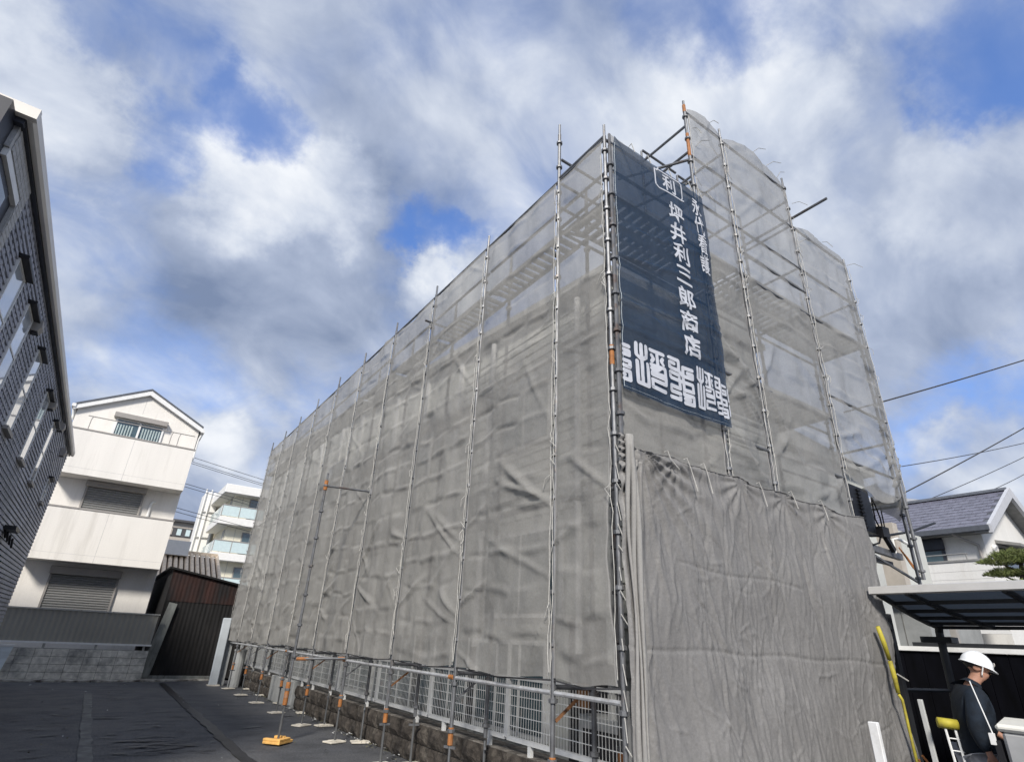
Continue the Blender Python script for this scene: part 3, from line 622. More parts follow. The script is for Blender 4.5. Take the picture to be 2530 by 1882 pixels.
def wire(p, q, sag, label, r=.012, group=None):
    b = MB(); pts = []
    for i in range(13):
        t = i/12; v = Vector(p).lerp(Vector(q), t); v.z -= sag*4*t*(1-t); pts.append(v)
    b.tube(pts, r, 5); return tag(b.build('overhead_wire', 'rope_dark'), label, 'wire', group)
for (za, zb, n) in ((9.45, 8.90, 'highest of the thin wires between the white house and the scaffold'), (9.22, 8.70, 'second highest of the wires between the white house and the scaffold'), (9.12, 8.62, 'third of the wires between the white house and the scaffold'), (8.0, 7.7, 'fourth of the wires between the white house and the scaffold'), (7.85, 7.55, 'fifth of the wires between the white house and the scaffold'), (6.85, 6.35, 'wire crossing low in front of the cream apartment block'), (6.65, 6.2, 'lowest wire crossing in front of the cream apartment block')):
    wire((-6, 32, za+1.2), (16, 32, zb-1.2), .25, n, .013)

# ================================================================== HOUSE UNDER THE SHEETS
ch = thing('covered_house', (7, 12, 0), 'pale sided house standing behind the scaffold sheets', 'house')
wx, wy0, wy1 = 4.98, 5.0, 27.0
ztop = lambda y: 6.58 + .098*(y-5)
MB().prism([(wy0, 0), (wy1, 0), (wy1, ztop(wy1)), (wy0, ztop(wy0))], 'x', wx, 8.6).build('wall', 'wall_siding', ch)
MB().prism([(wy0-.15, ztop(wy0)+.0), (wy1+.1, ztop(wy1)+.0), (wy1+.1, ztop(wy1)+.12), (wy0-.15, ztop(wy0)+.12)], 'x', wx-.22, 8.7).build('roof', 'cap_grey', ch)
MB().prism([(wx-.2, 6.7), (7.2, 7.05), (8.2, 7.68), (8.62, 7.05), (8.62, 6.7)], 'y', wy0-.05, wy0+.2).build('front_gable', 'wall_siding', ch)
MB().box(8.602, 12.2, 5.2, 16, 0, 4.95).build('side_wing', 'wall_siding', ch)
MB().prism([(8.604, 4.96), (12.3, 4.96), (12.3, 5.05), (8.604, 5.35)], 'y', 5.0, 16).build('wing_roof', 'cap_grey', ch)
me = MB().prism([(wx-.022, 0), (wx-.001, .165), (wx-.001, 0)], 'y', wy0, 9.2).mesh('siding_board', 'wall_siding')
for i in range(20): place('siding_board', me, ch, (0, 0, 3.3+i*.165))
me = MB().prism([(wy0-.024, 0), (wy0-.001, .165), (wy0-.001, 0)], 'x', wx, 8.6).mesh('siding_board', 'wall_siding')
for i in range(38): place('siding_board', me, ch, (0, 0, .3+i*.165))
for y in (9.3, 10.9, 12.6, 15.2, 17.0, 19.1): MB().box(wx-.05, wx-.002, y, y+.14, .5, ztop(y)-.1).build('corner_board', 'white_paint', ch)
MB().tube([(wx-.12, 5.6, 1.5), (wx-.12, 5.6, 6.5)], .05).build('downpipe', 'white_paint', ch)
MB().tube([(wx-.12, 8.0, 1.5), (wx-.12, 8.0, 6.7)], .05).build('downpipe', 'white_paint', ch)
for (y0, y1, z0, z1) in ((6.3, 7.7, 4.4, 5.6), (10.4, 11.9, 4.6, 6.0), (13.4, 14.6, 4.8, 6.2), (16.2, 17.8, 5.0, 6.4), (6.0, 7.9, 1.9, 3.1), (12.8, 14.8, 2.0, 3.3)):
    w = MB().box(wx-.07, wx-.03, y0, y1, z0, z1).build('window', 'white_paint', ch)
    MB().box(wx-.085, wx-.071, y0+.07, (y0+y1)/2-.03, z0+.07, z1-.07).build('pane', 'glass', w)
    MB().box(wx-.085, wx-.071, (y0+y1)/2+.03, y1-.07, z0+.07, z1-.07).build('pane', 'glass', w)
# low glazed doors behind the mesh fence
for i in range(8):
    y0 = 6.2+i*1.9
    w = MB().box(wx-.10, wx-.04, y0, y0+1.75, .5, 1.62).build('sliding_window', 'dark_trim' if i % 3 else 'fence_white', ch)
    MB().box(wx-.112, wx-.101, y0+.07, y0+.82, .56, 1.56).build('pane', 'glass', w)
    MB().box(wx-.112, wx-.101, y0+.93, y0+1.68, .56, 1.56).build('pane', 'glass', w)
    for k in range(4): MB().box(wx-.125, wx-.1125, y0+.05+.55*k, y0+.09+.55*k, .5, 1.62).build('mullion', 'fence_white', w)
MB().box(wx-.03, wx-.004, 5.02, 5.9, .3, 1.9).build('dark_entry', 'house_dark', ch)
# white utility box, pipe and rusty bracket in the first bay, behind the fence
t = thing('utility_box', (4.8, 4.75, 0), 'pale grey meter box and pipe behind the first mesh fence panel', 'box')
MB().box(4.62, 5.0, 4.55, 5.35, .32, .92).build('case', 'pvc', t, bevel=.01)
MB().box(4.612, 4.619, 4.72, 5.28, .36, .8).build('opening', 'house_dark', t)
MB().tube([(4.72, 4.9, .92), (4.72, 4.9, 1.25), (4.72, 4.9, 3.6)], .055, 10).build('pipe', 'pvc', t)
MB().tube([(4.6, 4.66, 1.36), (4.6, 5.05, 1.36)], .06, 10).build('elbow_pipe', 'house_dark', t)
MB().box(4.55, 4.57, 5.1, 5.28, .98, 1.22).build('rusty_plate', 'rust_brown', t)

# ================================================================== STONE RETAINING WALL AND MESH FENCE
rw = thing('retaining_wall', (4.3, 13, 0), 'low dark stone-block retaining wall under the mesh fence', 'wall')
MB().box(4.27, 4.6, 4.2, 22.0, -.05, .47).build('core', 'stone_joint', rw)
smesh = []
for s in range(5):
    r3 = random.Random(s); b = MB(); L_ = .44; H_ = .222
    g = 5; vs = []; fs = []
    for j in range(4):
        for i in range(g):
            u_ = i/(g-1); v_ = j/3
            edge = min(u_, 1-u_, v_*.8, (1-v_)*.8)
            vs.append((-.012-min(.028, edge*.16)-r3.uniform(0, .016)*(edge > 0), u_*L_, v_*H_))
    for j in range(3):
        for i in range(g-1): a = j*g+i; fs.append((a, a+g, a+g+1, a+1))
    n0 = len(vs)
    vs += [(.02, 0, 0), (.02, L_, 0), (.02, L_, H_), (.02, 0, H_)]
    b.add(vs, fs); b.add([vs[0], vs[g-1], vs[3*g+g-1], vs[3*g], (.02, 0, 0), (.02, L_, 0), (.02, L_, H_), (.02, 0, H_)], [(0, 1, 5, 4), (1, 2, 6, 5), (2, 3, 7, 6), (3, 0, 4, 7)])
    smesh.append(b.mesh('stone', 'stone'))
for r_ in range(2):
    y = 4.22 + (.22 if r_ else 0)
    while y < 21.5:
        if not (14.6 < y < 16.35): place('stone', smesh[rng.randrange(5)], rw, (4.262+rng.uniform(-.008, .008), y, .005+r_*.235))
        y += .456
MB().box(4.16, 4.5, 14.65, 16.7, 0, .55).build('concrete_pier', 'concrete', rw, bevel=.01)
mf = thing('mesh_fence', (4.3, 13, .5), 'white wire mesh fence with frames on the low stone wall', 'fence')
fx = 4.3
wires = MB()
Lp = 1.96; zb, zt = .62, 1.225
ny_ = 40
for i in range(1, ny_): y = .03+i*(Lp-.06)/ny_; wires.tube([(0, y, zb), (0, y, zt)], .0042, 3, False)
for j in range(1, 6): z = zb+j*(zt-zb)/6; wires.tube([(.004, .02, z), (.004, Lp-.02, z)], .0052, 3, False)
wmesh = wires.mesh('wire_grid', 'fence_white')
fr = MB(); fr.box(-.02, .02, 0, .028, zb-.02, zt); fr.box(-.02, .02, Lp-.028, Lp, zb-.02, zt); fr.box(-.02, .02, .028, Lp-.028, zt-.03, zt); fr.box(-.025, .025, .028, Lp-.028, zb-.045, zb)
fmesh = fr.mesh('panel_frame', 'fence_white')
pmesh = MB().box(-.022, .022, -.025, .025, .45, zb-.045).mesh('post', 'fence_white')
for i in range(9):
    y = 4.27+i*1.97
    if y > 21.6: break
    f_ = place('panel_frame', fmesh, mf, (fx, y, 0)); g_ = place('wire_grid', wmesh, f_, (fx, y, 0)); tag(g_, kind='stuff')
    for q in (.35, 1.5): place('post', pmesh, mf, (fx, y+q, 0))

# ================================================================== SCAFFOLD
sc = thing('scaffold', (3.72, 3.74, 0), 'grey tube scaffold wrapped round the covered house', 'scaffold')
X0, YF, XI, YI = 3.72, 3.74, 4.10, 4.66
LY = [3.74, 4.66, 6.52, 8.38, 10.25, 12.12, 14.0, 15.88, 17.7, 19.5, 21.35]
_pole = {}
def pole_mesh(z0, z1, m='tube'):
    key = (round(z0, 2), round(z1, 2), m)
    if key in _pole: return _pole[key]
    b = MB(); b.tube([(0, 0, z0), (0, 0, z1-.2)], .0243, 8); b.tube([(0, 0, z1-.2), (0, 0, z1)], .018, 8)
    z = z0+.12
    while z < z1-.22:
        b.lathe((0, 0, z), [(.026, -.022), (.045, -.016), (.045, .016), (.026, .022)], 8); z += .475
    _pole[key] = b.mesh('pole', m); return _pole[key]
collar_m = MB().lathe((0, 0, 0), [(.026, .50), (.031, .505), (.031, .67), (.026, .675)], 10).mesh('jack_collar', 'orange')
nut_m = MB().box(-.075, .075, -.012, .012, .47, .495).mesh('jack_nut', 'tube')
screw_m = MB().tube([(0, 0, .02), (0, 0, .55)], .0165, 8).mesh('jack_screw', 'screw')
pb_ = MB(); pb_.box(-.15, .15, -.11, .11, .0, .022); pb_.box(-.075, .075, -.075, .075, .023, .032); plate_m = pb_.mesh('base_plate', 'pad', bevel=.004)
def pole(x, y, z0, z1, jack=True, collar=True, m='tube', rz=None):
    p = place('pole', pole_mesh(z0, z1, m), sc, (x, y, 0), rng.uniform(0, .6))
    if jack:
        if collar: place('jack_collar', collar_m, p, (x, y, 0))
        place('jack_nut', nut_m, p, (x, y, 0), rng.uniform(0, 3)); place('jack_screw', screw_m, p, (x, y, 0)); place('base_plate', plate_m, p, (x, y, .008), rng.uniform(-.35, .35))
    return p
def tube(name, p, q, m='tube', r=.0213): return MB().tube([p, q], r, 8).build(name, m, sc)
tops = [7.75, 8.62, 7.75, 7.75, 7.8, 7.82, 7.85, 7.82, 7.8, 7.8, 7.85]
for i, y in enumerate(LY):
    pole(X0, y, .52, tops[i], collar=(i not in (0,)))
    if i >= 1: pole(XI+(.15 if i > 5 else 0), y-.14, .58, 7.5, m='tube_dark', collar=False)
# ledgers along the long side; the lowest one shows under the sheets
for i in range(len(LY)-1):
    a, b_ = LY[i]+.03, LY[i+1]-.03
    for z in (1.18, 2.98, 4.78, 6.58, 7.03, 7.50):
        dx_ = 0 if z < 2 or z > 7.4 else .075
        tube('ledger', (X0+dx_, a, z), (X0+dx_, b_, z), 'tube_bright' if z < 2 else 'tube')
    for z in (4.78, 6.58, 7.03):
        if i: tube('ledger', (XI, a-.14, z), (XI, b_-.14, z), 'tube')
    if i in (2, 4, 6): # orange wedge head
        MB().tube([(X0, a-.005, 1.18), (X0, a+.11, 1.18)], .0255, 8).build('ledger_head', 'orange', sc)
for i, y in enumerate(LY[1:], 1):
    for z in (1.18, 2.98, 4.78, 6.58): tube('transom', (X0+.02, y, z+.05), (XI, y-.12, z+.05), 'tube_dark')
    MB().beam((X0+.03, y, .95), (X0+.3, y-.06, 1.17), .03, .02).build('bracket', 'rust_brown' if i % 2 else 'tube_dark', sc)
MB().tube([(X0-.16, LY[3], 6.92), (X0+.4, LY[3], 6.92)], .0213, 8).build('transom', 'tube_dark', sc)
# decks: hooked steel planks with ribs underneath
dk = MB()
dk.box(-.19, -.165, 0, 1.76, -.02, .034); dk.box(.165, .19, 0, 1.76, -.02, .034)
for i in range(12): dk.box(-.164, .164, .03+i*.147, .105+i*.147, -.005, .033)
dkm = dk.mesh('deck_plank', 'deck')
for i in range(1, len(LY)-1):
    for z in (2.98, 4.78, 6.58):
        if z < 6 and i % 2: continue
        place('deck_plank', dkm, sc, (X0+.24, LY[i]+.05, z+.02))
# front side
FX = [3.72, 5.50, 6.40, 8.22, 10.0]
FT = [7.75, 9.55, 9.55, 9.55, 8.55]
for i, x in enumerate(FX):
    if i: pole(x, YF, .52 if i < 3 else (3.0 if i == 3 else 2.7), FT[i], jack=i < 3, m='tube' if i else 'tube')
    pole(x+(.0 if i else .85), YI, .58, FT[i]-.3, m='tube_dark', jack=i < 3)
pole(10.14, 3.86, 2.62, 8.0, jack=False); pole(10.2, YI, 2.62, 8.0, jack=False, m='tube_dark')
for z, p, q in ((9.3, 5.5, 6.4), (8.85, 5.5, 6.4), (4.78, 5.5, 6.4)): pass
for i in range(4):
    a, b_ = FX[i]+.03, FX[i+1]-.03
    zs_ = {0: (4.78, 5.68, 6.58, 7.03, 7.50), 1: (3.9, 4.78, 6.58, 7.48, 8.38, 9.31), 2: (3.9, 4.78, 6.58, 7.03, 7.50, 8.4, 9.28), 3: (4.2, 5.2, 6.58, 7.50, 8.42)}[i]
    for z in zs_: tube('ledger', (a, YF, z), (b_, YF, z))
    for z in zs_[:]: tube('ledger', (a+(.85 if i == 0 else 0), YI, z+.03 if z < 7.4 else z-.02), (b_, YI, z+.03 if z < 7.4 else z-.02), 'tube_dark')
tube('ledger', (3.76, YI, 7.94), (4.56, YI, 7.94), 'tube_dark'); tube('ledger', (3.76, YI, 7.48), (4.56, YI, 7.48), 'tube_dark')
tube('ledger', (3.76, YI, 6.62), (4.56, YI, 6.62), 'tube_dark'); tube('ledger', (3.76, YI, 7.04), (4.56, YI, 7.04), 'tube_dark')
for i, x in enumerate(FX):
    for z in (4.83, 6.63, 7.55, 8.45, 9.0)[:5 if 0 < i < 4 else 3]: tube('transom', (x, YF+.02, z), (x, YI-.02, z), 'tube')
tube('transom', (8.26, 3.10, 8.62), (8.26, 4.9, 8.62), 'tube_dark', .0243)
tube('brace', (5.46, YF, 8.25), (4.9, YI, 8.25), 'tube_dark'); tube('brace', (5.47, YF, 7.83), (5.2, YI, 7.83), 'tube_dark')
for x0_, n_ in ((3.85, 1), (5.55, 0), (6.5, 1), (8.3, 1)):
    for z in (4.78, 6.58):
        if z < 5 and x0_ != 6.5: continue
        for q in (0, 1):
            o = place('deck_plank', dkm, sc, (x0_+(1.76 if n_ else .82), YF+.22+q*.42, z+.08), math.pi/2)
            if not n_: o.scale = (1, .46, 1)
for (x, z0_, z1_) in ((5.50, 8.35, 8.82), (5.50, 9.3, 9.45), (3.72, 4.25, 4.48)):
    MB().tube([(x, YF, z0_), (x, YF, z1_)], .0262, 10).build('orange_sleeve', 'orange', sc)
# double corner pole bundled with cord
pole(3.748, 3.68, 3.1, 7.55, jack=False, m='tube_dark')
# outrigger brace on the lot
bp_ = pole(2.885, 10.44, .62, 4.30, jack=False)
MB().lathe((2.885, 10.44, 0), [(.03, .52), (.038, .525), (.038, .84), (.03, .845)], 10).build('jack_collar', 'orange', bp_)
MB().tube([(2.885, 10.44, .05), (2.885, 10.44, .6)], .019, 8).build('jack_screw', 'screw', bp_)
MB().box(2.80, 2.97, 10.425, 10.455, .49, .515).build('jack_nut', 'tube', bp_)
b = MB(); b.box(-.18, .18, -.15, .15, .012, .05); b.box(-.18, -.10, -.15, .15, .051, .085); b.box(.10, .18, -.02, .15, .051, .085); b.box(-.099, .099, -.15, -.08, .051, .085)
o = b.build('base_plate', 'pad_orange', bp_, bevel=.006); o.location = (2.885, 10.44, 0); o.rotation_euler = (0, 0, .5); adopt(o, bp_)
tube('ledger', (2.885, 10.44, 4.06), (X0, 10.25, 4.06), 'tube_dark'); MB().tube([(2.885, 10.44, 3.98), (2.885, 10.44, 4.16)], .035, 10).build('orange_sleeve', 'orange', bp_)
MB().tube([(X0-.02, 10.25, 4.0), (X0-.02, 10.25, 4.12)], .035, 8).build('clamp', 'tube_dark', sc)
tube('ledger', (2.91, 10.44, 1.18), (X0-.03, 10.27, 1.21)); MB().tube([(2.93, 10.436, 1.18), (3.12, 10.40, 1.187)], .0255, 8).build('ledger_head', 'orange', sc); MB().tube([(3.58, 10.30, 1.206), (3.69, 10.276, 1.21)], .0255, 8).build('ledger_head', 'orange', sc)

# ================================================================== SHEETS
def smoothstep(a, b, x):
    t = max(0, min(1, (x-a)/(b-a))); return t*t*(3-2*t)
def sheet(name, label, group, org, uax, W, z0, z1, nrm, seed, nu=34, nv=110, top=None, bot=None, mats=('net', 'hem'), amp=1.0, creases=True, hemw=.022, ridges=9, lowfold=1.0, edge=None, split=None):
    """one hanging sheet: pinned at its ties, with fold creases, slack billows and pulled diagonals"""
    r = random.Random(seed); org = Vector(org); uax = Vector(uax); nrm = Vector(nrm)
    H = z1-z0
    lines = []
    for q in range(ridges):
        side = r.choice((0, 1)); v0 = r.uniform(.0, 1); low = r.random() < .55
        if low: v0 = r.uniform(.02, .28)
        ang = r.uniform(.25, 1.1)*(1 if r.random() < .7 else -1)
        L_ = r.uniform(.5, 1.5); lines.append((side*W, v0*H, (1-2*side)*math.cos(ang), math.sin(ang), L_, r.uniform(.018, .040)*(1.2 if low else .7), r.uniform(.05, .11)))
    cv = [r.uniform(.42, .52), r.uniform(0, 1)]
    ox, oy = r.uniform(0, 50), r.uniform(0, 50)
    ncol = 3 if W > 1.2 else 2
    folds = []; zk = r.uniform(.1, .4)
    while zk < H-.05: folds.append(zk); zk += r.uniform(.30, .52)
    fold_p = [(r.choice((1, 1, -1))*r.uniform(.008, .024), r.uniform(-.05, .05), r.uniform(.036, .070)) for _ in range(61)]
    tilt = [r.uniform(-1, 1) for _ in range(61)]
    us = [0, hemw/W] + [hemw/W + (1-2*hemw/W)*i/nu for i in range(1, nu)] + [1-hemw/W, 1]
    vs = []; fs = []; mi = []
    tie = .45
    for j in range(nv+1):
        v = j/nv
        for i, u in enumerate(us):
            x = u*W; z = v*H
            pin = min(1, min(x, W-x)/.25); pin = pin*pin*(3-2*pin)
            vt = min(1, v*H/.12, (1-v)*H/.12)
            d = .036*fbm(x*.8+ox, z*.55+oy, 1.3, 3)*pin*amp + .006
            d += .013*fbm(x*3.2+ox, z*2.2+oy, 4.4, 3)*(.3+.7*pin)*amp
            d += .03*math.sin(math.pi*u)*amp
            if creases:
                fx_ = u*ncol; kx = min(ncol-1, math.floor(fx_)); tx = fx_-kx
                zz_ = z + .02*math.sin(x*2.3+ox)
                k_ = 0; tv = tilt[kx*11 % 61]
                for q_, zk in enumerate(folds):
                    if zz_ > zk: k_ = q_
                    if zz_ > zk-.07: tv += (tilt[(q_*5+5+kx*11) % 61]-tv)*smoothstep(zk-.07, zk+.07, zz_)
                    for kk in (kx,):
                        a_, t_, w_ = fold_p[(q_*7+kk*3) % 61]
                        dz_ = abs(zz_-zk-t_*(tx-.5)-.012*math.sin(x*7+q_))
                        if dz_ < w_: d += a_*amp*(1-dz_/w_)*min(1, tx*5, (1-tx)*5)*(.3+.7*pin)
                d += .024*amp*tv*(1-abs(2*tx-1))*(.3+.7*pin)
                ex = min(tx, 1-tx)*W/ncol
                if ex < .05 and 0 < fx_ < ncol: d += .010*amp*(1-ex/.05)*.6*pin*math.sin(z*2.1+round(fx_)*2)
            for (lx, lz, dx, dz, L_, a_, w_) in lines:
                px_, pz_ = x-lx, z-lz; s_l = px_*dx+pz_*dz
                if 0 < s_l < L_:
                    tt = px_*dz-pz_*dx; ww = w_*(.35+.9*s_l/L_)
                    d += a_*amp*max(0, 1-abs(tt)/ww)**1.3*math.sin(math.pi*min(1, s_l/L_*.95+.05))**.7
            lf = smoothstep(1.3, .1, z)*lowfold
            if lf > 0: d += lf*.05*amp*fbm(x*1.6+z*1.2+ox, z*.9-x*.4, 7, 3)*min(1, pin+.2)
            # scalloped edges between ties
            sc_e = .018*abs(math.sin(math.pi*z/tie+ox))
            xx = x + (sc_e if i <= 1 else (-sc_e if i >= len(us)-2 else 0))
            zz = z0 + z
            if top and v > .0: zz += top(u)*v**6 if v > .5 else 0
            if bot and v < .5: zz += bot(u)*(1-v)**6
            if edge: xx += edge(u, v)
            p = org + uax*xx + Vector((0, 0, zz)) + nrm*d
            vs.append(p)
    n = len(us)
    for j in range(nv):
        for i in range(n-1):
            a = j*n+i; fs.append((a, a+1, a+n+1, a+n))
            mi.append(1 if (i == 0 or i == n-2) else 0)
    b = MB(); b.add(vs, fs); b.mi = mi
    o = b.build(name, list(mats), smooth=True)
    return tag(o, label, 'mesh sheet', group), vs, n
def laced(o, org, uax, W, z0, z1, nrm, seed, sides=(0, 1)):
    r = random.Random(seed+99); org = Vector(org); uax = Vector(uax); nrm = Vector(nrm)
    b = MB()
    for s in sides:
        pts = []; z = z0+.05
        while z < z1-.03:
            pts.append(org + uax*(s*W+r.uniform(-.012, .012)) + Vector((0, 0, z)) + nrm*(.022+r.uniform(0, .018))); z += r.uniform(.10, .2)
        if len(pts) > 1: b.tube(pts, .0042, 4, False)
        for q in range(int((z1-z0)/1.1)):
            zz = r.uniform(z0+.2, z1-.1); p = org+uax*(s*W)+Vector((0, 0, zz))+nrm*.03
            b.tube([p, p+uax*r.uniform(-.06, .06)+nrm*.04+Vector((0, 0, -.05)), p+uax*r.uniform(-.1, .1)+nrm*.03+Vector((0, 0, -.14))], .004, 4, False)
    c = b.build('lacing_cord', 'rope', o); return c
GL = 'mesh sheets on the long side of the scaffold'
for i in range(len(LY)-1):
    W_ = LY[i+1]-LY[i]-.044
    near = i < 5
    lab = 'narrow grey mesh sheet at the corner, long side of the scaffold' if i == 0 else 'grey mesh sheet on the long side, %s from the front corner' % ORD[i] if i < len(LY)-2 else 'farthest grey mesh sheet on the long side, beside the rusty shed'
    org = (X0-.018, LY[i]+.022, 0)
    tp = (lambda u: .0) if i else (lambda u: .02-.06*math.sin(math.pi*u))
    ed = None
    if i == 0: ed = lambda u, v: .085*max(0, 1-2*u)*math.exp(-((v-.17)/.11)**2)
    o, _, _ = sheet('mesh_sheet', lab, GL, org, (0, 1, 0), W_, 1.30 + (-.05 if i > 6 else 0), 7.47, (-1, 0, 0), 20+i, nu=(24 if i == 0 else 48 if near else 30), nv=240 if near else 150,
          top=(lambda u: -.07*math.sin(math.pi*u)), bot=(lambda u, q=i: -.02*math.sin(math.pi*u)+.012*math.sin(9*u+q)), edge=ed, amp=1.12 if i else .85, ridges=11 if i else 4)
    laced(o, org, (0, 1, 0), W_, 1.3, 7.4, (-1, 0, 0), i, (0, 1))
    # bottom cord
    MB().tube([(X0-.012, LY[i]+.03, 1.285), (X0-.02, (LY[i]+LY[i+1])/2, 1.25), (X0-.012, LY[i+1]-.03, 1.285)], .008, 5).build('bottom_cord', 'rope_dark', o)
GF = 'mesh sheets on the front of the scaffold'
fronts = [(0, 3.38, 7.66, 'grey mesh sheet behind and below the navy banner', 3.78, 5.47), (1, 3.30, 9.40, 'narrow tall mesh sheet just right of the navy banner', 5.54, 6.365),
          (2, 3.25, 9.36, 'tall mesh sheet with bulging rounded top on the front', 6.44, 8.18), (3, 3.98, 8.46, 'rightmost mesh sheet on the front, hanging loose at the bottom', 8.26, 10.06)]
for (i, z0_, z1_, lab, xa, xb) in fronts:
    org = (xa, YF-.0, 0); W_ = xb-xa
    tp = {0: lambda u: -.10*math.sin(math.pi*u), 1: lambda u: .06*math.sin(math.pi*u), 2: lambda u: .20*math.sin(math.pi*u), 3: lambda u: .02*math.sin(math.pi*u)}[i]
    bt = {3: lambda u: .0 - .28*math.sin(math.pi*min(1, u*1.05))+.0}.get(i)
    o, _, _ = sheet('mesh_sheet', lab, GF, org, (1, 0, 0), W_, z0_, z1_, (0, -1, 0), 60+i, nu=40, nv=150, top=tp, bot=bt, mats=('net_top' if i else 'net', 'hem'), amp=1.4 if i else .7, ridges=14 if i else 4,
          edge=(lambda u, v: .22*max(0, u-.6)*smoothstep(.9, .3, v)) if i == 3 else None)
    laced(o, org, (1, 0, 0), W_, z0_, z1_, (0, -1, 0), 40+i)
# loose torn tail of the rightmost sheet and stray cords along the top
b = MB()
vs = []; N = 14
for j in range(9):
    for i in range(N+1):
        u = i/N; v = j/8
        x = 9.15+u*(.98+.1*v); z = 4.0 - .12*math.sin(math.pi*u) - v*(.05+.34*u*u); y = YF-.01-.03*math.sin(math.pi*v)*(.4+u)+.03*math.sin(9*u+3*v)
        vs.append((x, y+.25*v, z))
b.add(vs, [(j*(N+1)+i, j*(N+1)+i+1, (j+1)*(N+1)+i+1, (j+1)*(N+1)+i) for j in range(8) for i in range(N)])
tag(b.build('loose_sheet_tail', 'net', smooth=True), 'dark drooping tail of mesh sheet at the lower right of the scaffold', 'mesh sheet')
b = MB(); r = random.Random(5)
for (x, z) in ((7.3, 9.58), (7.7, 9.52), (8.0, 9.42), (8.35, 9.0), (6.1, 9.46), (5.62, 9.0), (5.62, 8.6), (5.64, 8.15), (5.64, 7.7), (9.2, 8.55), (10.02, 8.4), (8.3, 8.1)):
    p = Vector((x, YF-.03, z)); q = p+Vector((r.uniform(.05, .22), -r.uniform(.05, .2), r.uniform(-.05, .12)))
    b.tube([p, p.lerp(q, .5)+Vector((0, 0, .04)), q+Vector((0, 0, -.05))], .006, 4)
tag(b.build('loose_cords', 'rope'), 'loose cord ends along the top of the front sheets', kind='stuff')

